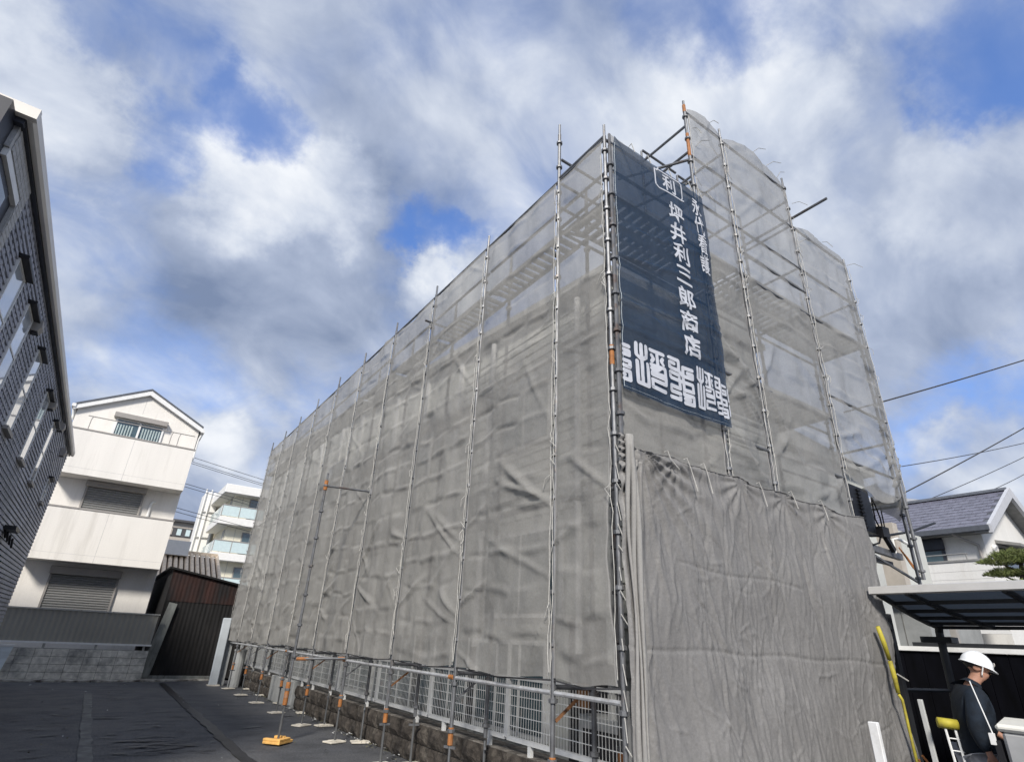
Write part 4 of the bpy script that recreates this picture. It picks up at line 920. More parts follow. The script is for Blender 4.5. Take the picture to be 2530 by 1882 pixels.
# ================================================================== FRONT TARP
def tarp():
    r = random.Random(3); xa, xb, zt = 3.70, 8.33, 3.46
    NU, NV = 330, 230
    U, V = np.meshgrid(np.linspace(0, 1, NU+1), np.linspace(0, 1, NV+1))
    ties = np.array([.0, .17, .25, .40, .60, .80, 1.0])
    k = np.clip(np.searchsorted(ties, U, side='right')-1, 0, len(ties)-2); tt = (U-ties[k])/(ties[k+1]-ties[k])
    def sst(a, b, x): t = np.clip((x-a)/(b-a), 0, 1); return t*t*(3-2*t)
    ztp = zt + np.where(U > .035, -.06-.035*np.sin(np.pi*tt)-.012*np.sin(U*31), .02) - .05*U
    Z = .01 + (ztp-.01)*V; X = xa+(xb-xa)*U
    X = X + (.03*np.sin(V*9) - .08*sst(.3, 0, V) + .06*np.exp(-((V-.85)/.06)**2))*sst(.8, 1, U)
    def nz(fx_, fz_, sx, seed, o): return np.array([[fbm(x*fx_+z*sx, z*fz_, seed, o) for x, z in zip(a, c)] for a, c in zip(X, Z)])
    Dp = .07*nz(.6, .5, 0, 3, 3) + .030*nz(2.0, .40, .5, 8, 3) + .009*nz(7.0, 1.3, 2.0, 12, 3)
    # pressed folds and drag lines: short V-shaped ridges, mostly steep, fanned from the top ties
    for q in range(560):
        cx, cz = xa+r.random()*(xb-xa), .1+r.random()*3.2
        if q < 410: an = math.pi/2 + r.gauss(.14, .26) + .25*(.5-(cx-xa)/(xb-xa)); L_ = r.uniform(.2, .95); a = r.uniform(.004, .013); w_ = r.uniform(.014, .036)
        else: an = r.uniform(0, math.pi); L_ = r.uniform(.06, .25); a = r.uniform(.004, .011); w_ = r.uniform(.016, .034)
        dx, dz = X-cx, Z-cz; c, sn = math.cos(an), math.sin(an)
        s_ = dx*c+dz*sn; t_ = -dx*sn+dz*c + .03*np.sin(s_*9+q)
        Dp = Dp + r.choice((1, 1, -1))*a*np.clip(1-np.abs(t_)/w_, 0, 1)*np.clip(1-np.abs(s_)/L_, 0, 1)**.5
    for (tx_, tz_) in ((3.96, 3.36), (4.5, 3.36), (5.55, 3.32), (6.45, 3.30), (7.4, 3.28)):
        dx, dz = X-tx_, tz_-Z; rr = np.hypot(dx, dz); an = np.arctan2(dz, dx)
        big = 1.0 if tx_ < 4 else .45
        Dp = Dp + .022*big*np.sin(an*(24 if tx_ < 4 else 14))*sst(1.8*big, .15, rr)*sst(0, .15, rr)
    Dp = Dp + .10*sst(.5, .05, V)*np.exp(-((U-.22)/.2)**2) + .06*np.sin(np.pi*U)
    Dp = Dp + .03*sst(.09, .0, U)*np.sin(U*260)
    Dp = Dp - .008*np.exp(-((Z-1.60+.05*U+.012*np.sin(X*5))/.016)**2) - .007*np.exp(-((Z-2.35+.12*U+.02*np.sin(X*4))/.014)**2)*((U > .15) & (U < .6))
    Yv = YF-.06-Dp - .25*sst(.14, 0, V)*.6
    Yv = Yv - .10*np.exp(-((U-.97)/.04)**2)*(.5+.5*np.sin(V*14))*sst(.95, .4, V)
    vs = [tuple(p) for p in np.stack((X, Yv, Z), -1).reshape(-1, 3).tolist()]
    fs = [(j*(NU+1)+i, j*(NU+1)+i+1, (j+1)*(NU+1)+i+1, (j+1)*(NU+1)+i) for j in range(NV) for i in range(NU)]
    b = MB(); b.add(vs, fs)
    o = b.build('tarpaulin', 'tarp', smooth=True)
    tag(o, 'heavy grey tarpaulin hanging to the ground over the front of the scaffold', 'tarpaulin')
    top = [vs[NV*(NU+1)+i] for i in range(6, NU+1, 3)]
    MB().tube([(x, y-.004, z+.002) for x, y, z in top], .006, 6).build('top_hem', 'tarp', o)
    for u_, L_ in ((.145, .16), (.20, .36), (.265, .34), (.47, .28), (.62, .2), (.76, .25)):
        i = int(u_*NU); p = Vector(vs[NV*(NU+1)+i]); p.y -= .02
        MB().tube([p+Vector((-.03, 0, .03)), p+Vector((.0, -.02, .05)), p+Vector((.03, -.03, -.04)), p+Vector((.05+.08*r.random(), -.045, -L_*.8))], [.004, .004, .004, .006], 5).build('tie_cord', 'rope', o)
    b = MB()
    for q in range(16):
        z = .5+q*.19; p = Vector((3.71, YF-.02, z)); b.tube([p, p+Vector((-.03, -.02, .02)), p+Vector((r.uniform(-.05, .04), -.05, -r.uniform(.03, .18)))], .0045, 4)
    tag(b.build('corner_lacing', 'rope', o), kind='stuff')
    return o
tarp()
# pale bundled edge at the tarp corner
def bundle():
    r = random.Random(8); b = MB()
    for q in range(4):
        pts = []
        for j in range(22):
            z = .05+j*.162; pts.append((3.735+.028*(q % 4)+.012*math.sin(j*.7+q), 3.60-.02*(q % 3)+.014*math.sin(j*.5+q*2), z))
        b.tube(pts, [.019+.008*math.sin(j*.4+q) for j in range(22)], 6)
    return tag(b.build('gathered_edge', 'hem', smooth=True), 'pale gathered cloth edge running down the corner of the tarpaulin', 'tarpaulin')
bundle()

# ================================================================== BANNER
bx0, bx1, bz0, bz1 = 3.782, 5.555, 3.98, 7.50
BY = YF-.085
def ban_y(x, z):
    u = (x-bx0)/(bx1-bx0); v = (z-bz0)/(bz1-bz0)
    d = .035*fbm(x*1.1+3, z*.7+1, 2, 3)*min(1, u*6, (1-u)*6+.2) + .010*fbm(x*4, z*3.5, 5, 3)
    d += .04*math.sin(math.pi*u)*(.4+.6*(1-v))
    for (zc_, sl, a_) in ((5.1, .12, .020), (5.75, .16, .018), (4.72, .02, .016), (6.2, .2, .012), (5.45, -.1, .014), (4.95, -.25, .012), (6.6, .1, .010)):
        t = z-zc_-sl*(x-4.4); d += a_*math.exp(-(t/.03)**2)
    for xc, a_ in ((4.45, .008), (5.15, .010), (5.38, .012)):
        d += a_*math.exp(-((x-xc-.02*math.sin(z*3))/.02)**2)
    # pulled fold from the top left grommet
    t = (x-bx0)*.86-(bz1-z)*.5; s = (x-bx0)*.5+(bz1-z)*.86
    d += .03*math.exp(-(t/.05)**2)*max(0, 1-s/1.3)
    return BY-d
def ban_xz(x, z):
    u = (x-bx0)/(bx1-bx0)
    return x+.012*math.sin(z*4)*(1 if u > .9 else 0), z + (-.05*math.sin(math.pi*u))*(1 if z < bz0+.3 else .3)
NU, NV = 64, 128; b = MB(); vs = []
for j in range(NV+1):
    for i in range(NU+1):
        x = bx0+(bx1-bx0)*i/NU; z = bz0+(bz1-bz0)*j/NV; x2, z2 = ban_xz(x, z); vs.append((x2, ban_y(x, z), z2))
b.add(vs, [(j*(NU+1)+i, j*(NU+1)+i+1, (j+1)*(NU+1)+i+1, (j+1)*(NU+1)+i) for j in range(NV) for i in range(NU)])
bn = b.build('banner', 'banner', smooth=True); tag(bn, 'navy banner with white Japanese lettering on the front corner', 'banner')
def banpt(x, z, off): x2, z2 = ban_xz(x, z); return (x2, ban_y(x, z)-off, z2)
def lettering(txt, xc, ztop_, wid, hei, bold, name, shear=0):
    cu = bpy.data.curves.new('lettering', 'FONT'); cu.body = txt; cu.size = 1; cu.align_x = 'CENTER'; cu.offset = bold; cu.resolution_u = 3
    o = bpy.data.objects.new('lettering', cu); col.objects.link(o)
    dg = bpy.context.evaluated_depsgraph_get(); me = bpy.data.meshes.new_from_object(o.evaluated_get(dg))
    bpy.data.objects.remove(o)
    bm = bmesh.new(); bm.from_mesh(me)
    xs_ = [v.co.x for v in bm.verts]; ys_ = [v.co.y for v in bm.verts]
    cx, y1 = (min(xs_)+max(xs_))/2, max(ys_); sw, sh_ = max(xs_)-min(xs_), max(ys_)-min(ys_)
    for v in bm.verts:
        fx_ = (v.co.x-cx)/max(sw, .8); fy = (v.co.y-y1)/max(sh_, .25 if txt == '三' else .8)
        if txt == '三': fy = fy*.8-.1
        v.co = Vector((xc+fx_*wid+shear*fy, 0, ztop_+fy*hei))
    for k in range(1, 8):
        for ax, lo, st_ in ((0, xc-wid/2, wid/7), (2, ztop_-hei, hei/7)):
            co = Vector((0, 0, 0)); co[ax] = lo+k*st_; no = Vector((0, 0, 0)); no[ax] = 1
            bmesh.ops.bisect_plane(bm, geom=bm.verts[:]+bm.edges[:]+bm.faces[:], plane_co=co, plane_no=no)
    for v in bm.verts: v.co = Vector(banpt(v.co.x, v.co.z, .006))
    bm.to_mesh(me); bm.free(); me.materials.clear(); me.materials.append(M['print'])
    return place(name, me, bn)
for k, chx in enumerate('坪井利三郎商店'): lettering(chx, 4.885, 6.985-k*.334, .30, .305, .022, 'lettering')
for k, chx in enumerate('永代看護'): lettering(chx, 5.345+.018*k, 7.36-k*.318, .19, .30, .014, 'lettering', shear=-.02)
lettering('利', 4.79, 7.43, .26, .27, .018, 'lettering')
_so = [0]
def stroke(b, pts, w):
    # rounded ribbon following the cloth; every piece a hair prouder than the last
    for i in range(len(pts)-1):
        p, q = Vector(pts[i]), Vector(pts[i+1]); L_ = (q-p).length; n = max(1, int(L_/.05)); d = (q-p)/L_; s = Vector((-d.y, d.x))*w/2
        _so[0] += 1; off = .0045+(_so[0] % 40)*.00012
        vs = []
        for k in range(n+1):
            c = p+(q-p)*k/n; vs += [banpt(*(c+s), off), banpt(*(c-s), off)]
        b.add(vs, [(2*k, 2*k+1, 2*k+3, 2*k+2) for k in range(n)])
    for p in pts:
        _so[0] += 1; off = .0045+(_so[0] % 40)*.00012; p = Vector(p)
        b.add([banpt(p.x+w/2*math.cos(t*.785), p.y+w/2*math.sin(t*.785), off) for t in range(8)], [tuple(range(8))])
b = MB()
cr = [(4.60, 7.45), (5.02, 7.47), (5.05, 7.44), (5.06, 7.20), (5.03, 7.15), (4.58, 7.12), (4.53, 7.16), (4.53, 7.44), (4.57, 7.43), (4.60, 7.48)]
stroke(b, cr, .022); stroke(b, [(5.03, 7.15), (5.09, 7.17)], .02); b.build('crest', 'print', bn)
MA = [[(.05, 1), (.05, .72), (.18, .63)], [(.20, 1), (.20, .06)], [(.36, 1), (.36, .72), (.22, .63)], [(.05, .55), (.05, .05), (.38, .05), (.38, .55)],
      [(.52, .98), (.98, .98)], [(.75, .98), (.75, .60)], [(.56, .85), (.62, .78), (.56, .70)], [(.94, .85), (.88, .78), (.94, .70)],
      [(.52, .60), (.98, .60)], [(.52, .50), (.72, .50), (.80, .56)], [(.98, .60), (.98, .40), (.52, .40)], [(.52, .27), (.98, .27), (.98, .40)], [(.52, .27), (.52, .10), (.98, .10)]]
MB2 = [[(.05, .98), (.42, .98), (.42, .72), (.06, .72), (.06, .86), (.24, .86)], [(.42, .72), (.55, .62)], [(.95, .84), (.58, .84), (.58, .62)], [(.58, .62), (.95, .62), (.95, .72), (.74, .72)],
       [(.06, .60), (.42, .60), (.42, .46), (.06, .46), (.06, .60)], [(.42, .46), (.58, .46)], [(.58, .62), (.58, .46), (.95, .46), (.95, .34), (.58, .34), (.58, .46)],
       [(.42, .46), (.42, .33), (.06, .33), (.06, .20), (.42, .20), (.42, .06), (.06, .06)], [(.58, .34), (.58, .22), (.95, .22), (.95, .02), (.60, .02)], [(.60, .12), (.80, .12)]]
b = MB()
for xs_, xe_, mo in ((3.45, 3.90, MB2), (3.955, 4.395, MA), (4.445, 4.845, MB2), (4.905, 5.235, MA), (5.275, 5.515, MB2)):
    for pl in mo:
        pts = [(xs_+x*(xe_-xs_), 4.085+z*.475) for x, z in pl]
        for p, q in zip(pts, pts[1:]):
            lo = bx0+.02
            if p[0] < lo and q[0] < lo: continue
            if p[0] < lo or q[0] < lo:
                (p, q) = (p, q) if p[0] < q[0] else (q, p); f_ = (lo-p[0])/(q[0]-p[0]); p = (lo, p[1]+(q[1]-p[1])*f_)
            stroke(b, [p, q], .047 if xe_-xs_ > .38 else .036)
b.build('seal_pattern', 'print', bn)
b = MB(); stroke(b, [(5.545, 4.46), (5.548, 4.30)], .02); stroke(b, [(5.545, 4.25), (5.55, 4.12)], .02); b.build('seal_pattern', 'print', bn)
for x in (bx0+.015,): MB().tube([banpt(x, bz0+.02+k*.1, .004) for k in range(35)], .0018, 4).build('edge_cord', 'pale_blue', bn)
MB().tube([banpt(bx0+.01+k*.0725, bz0+.03, .004) for k in range(24)], .0016, 4).build('bottom_seam', 'pale_blue', bn)
b = MB()
r = random.Random(2)
for x in (4.05, 4.35, 4.75, 5.15, 5.42):
    p = Vector(banpt(x, bz1-.01, .01)); b.tube([p, p+Vector((.02, -.03, .05)), p+Vector((.05, -.05, -.10))], .006, 4)
b.build('tie_cord', 'rope', bn)

# ================================================================== RIGHT SIDE: CARPORT
cp = thing('carport', (9.2, 2.8, 0), 'carport with pale front beam and dark curved roof panels beside the tarpaulin', 'carport')
XE = [7.97, 8.5, 9.0, 9.5, 10.0, 10.45]; ZE = [2.34, 2.27, 2.205, 2.15, 2.105, 2.075]
def yend(x): return 3.52 + (x-7.95)*.145
yb = -1.5
g = MB(); g.prism([(7.90, 2.335), (7.98, 2.325), (7.99, 2.37), (7.985, 2.41), (7.95, 2.425), (7.91, 2.415)], 'y', yb, 3.60); g.build('front_beam', 'carport_alu', cp)
for k in range(5):
    xa, xb, za, zb_ = XE[k]+.02, XE[k+1]-.02, ZE[k], ZE[k+1]
    ys = [yb, -.6, .35, 1.3, 2.25, 3.2]
    for q in range(6):
        ya = ys[q]+.03; ye = ys[q+1]-.03 if q < 5 else None
        yl, yr = (ye, ye) if ye is not None else (yend(xa)-.03, yend(xb)-.03)
        if ye is None and yl-ya < .05: continue
        b = MB(); b.add([(xa, ya, za+.02), (xb, ya, zb_+.02), (xb, yr, zb_+.02), (xa, yl, za+.02), (xa, ya, za+.026), (xb, ya, zb_+.026), (xb, yr, zb_+.026), (xa, yl, za+.026)], [(0, 1, 2, 3), (4, 7, 6, 5), (0, 4, 5, 1), (1, 5, 6, 2), (2, 6, 7, 3), (3, 7, 4, 0)])
        b.build('roof_panel', 'carport_sheet', cp)
for k in range(1, 6): MB().beam((XE[k], yb, ZE[k]-.005), (XE[k], yend(XE[k]), ZE[k]-.005), .035, .045).build('purlin', 'carport_dark', cp)
for y in (-.6, .35, 1.3, 2.25, 3.2, None):
    b = MB()
    for k in range(5):
        y1_, y2_ = (y, y) if y is not None else (yend(XE[k]), yend(XE[k+1]))
        b.beam((XE[k], y1_, ZE[k]+.0), (XE[k+1], y2_, ZE[k+1]+.0), .05, .06)
    b.build('rib', 'carport_dark', cp)
MB().box(8.78, 8.88, 3.82, 3.92, 0, 2.16).build('post', 'carport_dark', cp)
MB().beam((8.25, 3.70, 2.10), (8.85, 3.86, 1.98), .07, .07).build('bracket_arm', 'carport_dark', cp)
MB().tube([(10.38, 3.88, 0), (10.38, 3.88, 1.0), (10.40, 3.88, 1.25), (10.44, 3.88, 2.0), (10.4, 3.85, 2.1)], .055, 8).build('downpipe', 'carport_dark', cp)
MB().box(10.3, 10.55, 3.7, 4.1, 1.86, 1.94).build('cross_arm', 'carport_dark', cp)
MB().tube([(9.0, 3.95, 1.25), (10.36, 3.9, 1.24)], .025, 6).build('tie_bar', 'carport_dark', cp)
MB().box(10.50, 10.62, 2.2, 2.5, 1.86, 2.06).build('cross_arm', 'carport_dark', cp)

# black screen wall behind the carport
bkw = thing('black_screen_wall', (12.1, 3, 0), 'black board wall with white capping behind the carport', 'wall')
n = 0
pm = MB().box(-.015, .015, .004, .296, 0, 1.76).mesh('board', 'black_wall', bevel=.004)
for i in range(34): place('board', pm, bkw, (12.0, -3.6+i*.3, 0))
MB().box(12.02, 12.08, -3.6, 6.6, 0, 1.755).build('backing', 'black_wall', bkw)
MB().box(11.94, 12.14, -3.6, 6.6, 1.765, 1.835).build('capping', 'white_paint', bkw)
MB().box(11.96, 12.12, 2.6, 4.9, 1.84, 1.90).build('rail', 'carport_dark', bkw)
for y in (2.9, 4.2): MB().box(11.97, 12.07, y, y+.09, 1.837, 2.25).build('stub_post', 'taupe', bkw)
# grey block outbuilding between the carport and the neighbour
ob = thing('grey_outbuilding', (15, 7, 0), 'grey rendered outbuilding wall seen under the carport roof', 'shed')
MB().box(13.5, 16, 5.15, 9.5, 0, 2.62).build('wall', 'concrete', ob)
for y in (5.6, 6.3, 7.0): MB().box(13.49, 13.499, y, y+.012, .05, 2.6).build('panel_joint', 'mortar', ob)
MB().box(13.35, 16.2, 5.0, 9.6, 2.625, 2.72).build('roof', 'cap_grey', ob)
w = MB().box(13.44, 13.498, 5.9, 7.2, 3.0, 3.75).build('upper_window', 'carport_dark', ob)
MB().box(13.42, 13.439, 5.95, 6.52, 3.05, 3.7).build('pane', 'glass_aqua', w); MB().box(13.42, 13.439, 6.58, 7.15, 3.05, 3.7).build('pane', 'glass_aqua', w)
MB().box(13.5, 15.8, 5.75, 9.4, 2.725, 4.3).build('upper_wall', 'wall_siding', ob)
MB().box(13.40, 13.62, 5.35, 5.72, 2.725, 4.25).build('pillar', 'far_beige', ob)

# ================================================================== NEIGHBOUR HOUSE
nh = thing('neighbour_house', (25, 9, 0), 'white sided house with grey tiled gable roof on the right', 'house')
nx, ng = 22.0, 6.35; ax, az = 24.4, 6.98
MB().prism([(nx, 0), (26.8, 0), (26.8, 5.5), (ax, 6.85), (nx, 5.35)], 'y', ng, 18).build('wall', 'neigh_wall', nh)
sl = (az-5.42)/(ax-21.55)
def rz_(x): return 5.42+(x-21.55)*sl
MB().prism([(21.55, 5.36), (ax, az-.06), (ax, az-.005), (21.55, 5.415)], 'y', ng-.35, 18.2).build('roof', 'roof_dark', nh)
MB().prism([(ax, az-.06), (27.2, 5.40), (27.2, 5.46), (ax, az-.003)], 'y', ng-.35, 18.2).build('roof', 'roof_dark', nh)
cnt = 0; nrow_ = 11; ds = (ax-21.55)/nrow_
tl = MB().add([(0, 0, .012), (0, .29, .012), (ds*1.06, .29, ds*1.06*sl-.012), (ds*1.06, 0, ds*1.06*sl-.012), (0, 0, -.03), (0, .29, -.03), (ds*1.06, .29, ds*1.06*sl-.04), (ds*1.06, 0, ds*1.06*sl-.04)], [(0, 1, 2, 3), (7, 6, 5, 4), (0, 4, 5, 1), (1, 5, 6, 2), (2, 6, 7, 3), (3, 7, 4, 0)]).mesh('roof_tile', 'roof_tile')
rest = MB()
for k in range(nrow_):
    for i in range(30):
        y = ng-.33+i*.30+(.15 if k % 2 else 0)
        x = 21.55+k*ds; z = rz_(x)+.035
        if cnt < 300 and y < 14.6: place('roof_tile', tl, nh, (x, y, z)); cnt += 1
MB().prism([(ax-.12, az+.02), (ax+.12, az+.02), (ax+.08, az+.12), (ax-.08, az+.12)], 'y', ng-.38, 18.2).build('ridge', 'roof_dark', nh)
for (p, q) in (((21.45, 5.32), (ax, az-.04)), ((27.25, 5.32), (ax, az-.04))):
    MB().prism([(p[0], p[1]-.12), (q[0], q[1]-.20), (q[0], q[1]+.14), (p[0], p[1]+.14)], 'y', ng-.46, ng-.36).build('barge_board', 'roof_grey', nh)
    MB().prism([(p[0], p[1]-.1), (q[0], q[1]-.16), (q[0], q[1]-.06), (p[0], p[1]+.0)], 'y', ng-.358, ng-.004).build('soffit', 'soffit', nh)
gt = MB().prism([(21.38, 5.28), (21.54, 5.26), (21.56, 5.42), (21.36, 5.42)], 'y', ng-.4, 18).build('gutter', 'roof_dark', nh)
MB().box(21.6, 21.998, ng-.3, 18, 5.262, 5.32).build('soffit', 'soffit', nh)
MB().tube([(21.5, 6.95, 5.3), (21.6, 6.9, 5.2), (21.93, 6.5, 4.95), (21.93, 6.47, 4.3)], .045, 8).build('downpipe', 'taupe', nh)
w = MB().box(21.93, 21.998, 7.42, 8.5, 4.35, 5.26).build('window', 'dark_trim', nh)
MB().box(21.91, 21.929, 7.5, 8.4, 4.35, 4.86).build('pane', 'glass', w)
MB().box(21.85, 21.925, 7.38, 8.55, 4.9, 5.2).build('shutter_box', 'dark_trim', w)
# balcony parapet with thin coping and handrail
MB().box(21.15, 21.28, 6.10, 14, 2.4, 4.38).build('parapet', 'neigh_wall', nh); MB().box(21.12, 21.31, 6.06, 14, 4.382, 4.44).build('coping', 'soffit', nh)
for z in np.arange(2.5, 4.3, .23): MB().box(21.145, 21.1499, 6.11, 14, float(z), float(z)+.008).build('siding_joint', 'white_joint', nh)
MB().tube([(21.2, 6.6, 4.62), (21.2, 14, 4.6)], .02, 6).build('handrail', 'soffit', nh)
for y in (6.65, 8.1, 9.5): MB().tube([(21.2, y, 4.44), (21.2, y, 4.62)], .018, 6).build('rail_post', 'soffit', nh)
for z in (5.95, 6.12): MB().box(23.75, 23.9, ng-.02, ng-.002, z-.06, z+.05).build('vent', 'black', nh)
# gable window with small awning
w = MB().box(23.2, 24.9, ng-.06, ng-.003, 4.3, 5.0).build('window', 'dark_trim', nh)
MB().box(23.3, 24.8, ng-.075, ng-.061, 4.36, 4.95).build('pane', 'glass', w)
MB().prism([(ng-.62, 4.98), (ng-.005, 5.12), (ng-.005, 5.22), (ng-.62, 5.06)], 'x', 23.0, 25.1).build('awning', 'soffit', w)
MB().tube([(22.6, ng-.1, 4.9), (22.6, ng-.01, 4.95)], .09, 10).build('round_vent', 'white_paint', nh)
dh2 = thing('distant_cream_house', (34, 14, 0), 'distant cream house peeking over the grey tiled roof', 'house')
MB().prism([(9.5, 0), (22, 0), (22, 8.1), (13.5, 9.2), (9.5, 8.2)], 'x', 33, 40).build('wall', 'apt_wall', dh2)
MB().prism([(9.1, 8.15), (13.5, 9.25), (22.2, 8.1), (22.2, 8.3), (13.5, 9.5), (9.1, 8.35)], 'x', 32.6, 40.2).build('roof', 'roof_grey', dh2)

# ================================================================== CLOUD-PRUNED PINE
PD = Vector((0, -.24, 0))
pt = thing('pine_tree', (16, 4.06, 0), 'cloud-pruned pine with flat green pads above the carport', 'tree')
MB().tube([Vector(q)+PD for q in ((16.0, 4.35, 0), (16.05, 4.25, 1.2), (15.95, 4.4, 2.2), (16.02, 4.3, 2.9), (16.0, 4.38, 3.3), (16.0, 4.3, 3.75))], [.13, .11, .09, .07, .05, .03], 8).build('trunk', 'bark', pt)
r = random.Random(12)
pads = [((16, 4.40, 3.72), .42, .17), ((16.0, 4.08, 3.62), .34, .16), ((15.9, 4.62, 3.60), .36, .16), ((16.0, 4.66, 3.36), .30, .16), ((16.05, 4.02, 3.40), .42, .16), ((15.95, 4.32, 3.10), .48, .16), ((16.05, 3.85, 3.12), .42, .16), ((16, 3.75, 2.1), .5, .14), ((16, 4.15, 2.02), .4, .12), ((15.9, 3.5, 2.5), .4, .12)]
for (c, rad, hh) in pads:
    c = (c[0], c[1]-.24, c[2])
    MB().tube([(16.0, 4.09, c[2]-.18), ((16.0+c[0])/2, (4.09+c[1])/2, c[2]-.12), (c[0], c[1], c[2]-.02)], [.035, .025, .015], 6).build('branch', 'bark', pt)
    b = MB()
    for q in range(1150):
        t = r.uniform(0, 6.283); rr = rad*math.sqrt(r.random())*(1+.16*math.sin(t*3+c[1]*9)+.1*math.sin(t*5+c[0])); zz = hh*(1-(rr/rad/1.15)**2)
        p = Vector((c[0]+rr*math.cos(t), c[1]+rr*math.sin(t), c[2]+zz*r.uniform(-.25, 1.0)))
        d = Vector((r.gauss(0, .5)+math.cos(t)*rr/rad*.6, r.gauss(0, .5)+math.sin(t)*rr/rad*.6, r.uniform(.3, 1.1))).normalized(); L_ = r.uniform(.045, .085)
        s = d.cross(Vector((r.gauss(0, 1), r.gauss(0, 1), r.gauss(0, 1)))).normalized()*.009
        b.add([p-s, p+s, p+d*L_+s*.3, p+d*L_-s*.3], [(0, 1, 2, 3)])
    b.build('crown', 'pine', pt)

# ================================================================== SMALL THINGS AT THE FRONT RIGHT
t = thing('louvred_box', (9.5, 4.25, 3.5), 'dark louvred panel under the lifted sheet at the right', 'vent')
MB().prism([(9.32, 3.42), (9.95, 3.40), (9.90, 4.10), (9.30, 4.12)], 'y', 4.20, 4.40).build('case', 'dark_trim', t)
for i in range(11): MB().box(9.50, 9.60, 4.17, 4.199, 3.45+i*.058, 3.48+i*.058).build('slat', 'black', t)
t = thing('cable_bundle', (10, 4.2, 3.5), 'black cables with a clamp hanging across the right end of the scaffold', 'cable')
b = MB(); b.tube([(8.9, 4.1, 3.28), (9.6, 4.15, 3.33), (10.2, 4.15, 3.42), (11.2, 4.2, 3.62), (12.6, 4.3, 3.98)], .022, 6); b.tube([(9.25, 4.12, 3.30), (9.5, 4.12, 3.18), (9.75, 4.13, 3.24), (9.85, 4.13, 3.36)], .015, 6)
b.tube([(9.75, 4.1, 3.95), (9.72, 4.1, 3.6), (9.86, 4.1, 3.4)], .012, 6); b.tube([(9.78, 4.1, 3.95), (9.9, 4.1, 3.65), (9.9, 4.1, 3.4)], .012, 6); b.tube([(10.0, 4.1, 3.85), (9.98, 4.1, 3.45)], .010, 6)
b.build('cable', 'black', t)
MB().box(9.80, 10.02, 4.06, 4.16, 3.34, 3.5).build('clamp', 'black', t); MB().beam((9.93, 4.1, 3.36), (10.12, 4.1, 3.16), .06, .08).build('connector', 'black', t)
t = thing('side_beam', (10, 4.2, 3.1), 'grey scaffold beam with bracket at the right end above the carport', 'beam')
MB().beam((8.5, 4.12, 3.16), (10.55, 4.2, 3.12), .07, .10).build('beam', 'tube', t); MB().beam((8.5, 4.3, 3.03), (10.5, 4.34, 3.02), .06, .06).build('lower_beam', 'tube_dark', t)
MB().beam((9.6, 4.2, 3.06), (10.65, 4.05, 2.72), .03, .03).build('strut', 'tube_dark', t)
MB().tube([(10.15, 4.1, 3.13), (10.15, 4.1, 3.34), (10.22, 4.05, 3.36), (10.5, 3.98, 3.27)], .022, 6).build('hook', 'fence_white', t)
b = MB()
for i in range(5): b.tube([(10.2+.05*i, 4.05, 3.22-.03*i), (10.42+.04*i, 4.0, 2.92-.02*i)], .011, 5)
b.build('orange_strap', 'orange', t)
# yellow guard on the tarp edge
t = thing('yellow_guard', (7.95, 3.6, 0), 'yellow foam guard tube down the right edge of the tarpaulin', 'guard')
for a, b_ in (((7.86, 3.56, 1.96), (7.98, 3.56, 1.60)), ((7.985, 3.56, 1.59), (8.02, 3.56, 1.25))): MB().tube([a, Vector(a).lerp(Vector(b_), .5)+Vector((.01, 0, 0)), b_], [.024, .028, .023], 10).build('sleeve', 'yellow', t, smooth=True)
MB().tube([(8.02, 3.56, 1.24), (8.06, 3.55, 1.18), (8.05, 3.54, .8), (7.98, 3.5, .5), (7.95, 3.5, .02)], .016, 8).build('hose', 'yellow', t, smooth=True)
MB().tube([(8.07, 3.55, 1.45), (8.25, 3.52, 1.38)], .008, 5).build('tie_cord', 'rope', t)
b = MB(); r = random.Random(4)
for i in range(7): p = Vector((7.95+r.uniform(-.1, .1), 3.45, .6+r.uniform(-.08, .08))); b.tube([p, p+Vector((r.uniform(-.15, .2), -.05, -r.uniform(.1, .4)))], .012, 5)
b.build('orange_straps', 'orange', t)
def post(name, label, x, y, h, w_, m, lean=(0, 0)):
    t = thing(name, (x, y, 0), label, 'post')
    MB().beam((x, y, 0), (x+lean[0], y+lean[1], h), w_, w_*.6).build('stake', m, t, bevel=.004)
    MB().box(x-.08, x+.08, y-.08, y+.08, 0, .02).build('foot', m, t)
post('white_stake', 'white flat stake standing in front of the tarpaulin', 4.55, 2.2, 1.215, .06, 'white_paint', (-.02, .01))
post('grey_pole', 'plain grey pole leaning by the carport, left of the worker', 7.15, 2.95, 1.25, .045, 'pvc', (-.03, .02))
# wire trolley with yellow grip
t = thing('wire_trolley', (7.1, 2.72, 0), 'white wire trolley with yellow grip held by the worker', 'trolley')
gv = Vector((.62, -.78, 0)).normalized(); sv = Vector((.78, .62, 0)); o0 = Vector((6.98, 2.80, 0))
MB().tube([o0+Vector((0, 0, 1.075)), o0+gv*.16+Vector((0, 0, 1.065))], .045, 12).build('grip', 'yellow', t, smooth=True)
for a in (.05, .13): MB().tube([o0+gv*a+Vector((0, 0, 1.05)), o0+gv*(a+.05)+Vector((0, 0, .12))], .011, 6).build('upright', 'fence_white', t)
b = MB()
for j in range(9): z = .95-j*.1; b.tube([o0+gv*(.06+.05*(1-z))+Vector((0, 0, z)), o0+gv*(.42+.05*(1-z))+Vector((0, 0, z-.02))], .006, 4)
for j in range(5): b.tube([o0+gv*(.22+.06*j)+Vector((0, 0, .92)), o0+gv*(.26+.06*j)+Vector((0, 0, .14))], .006, 4)
tag(b.build('wire_basket', 'fence_white', t), kind='stuff')
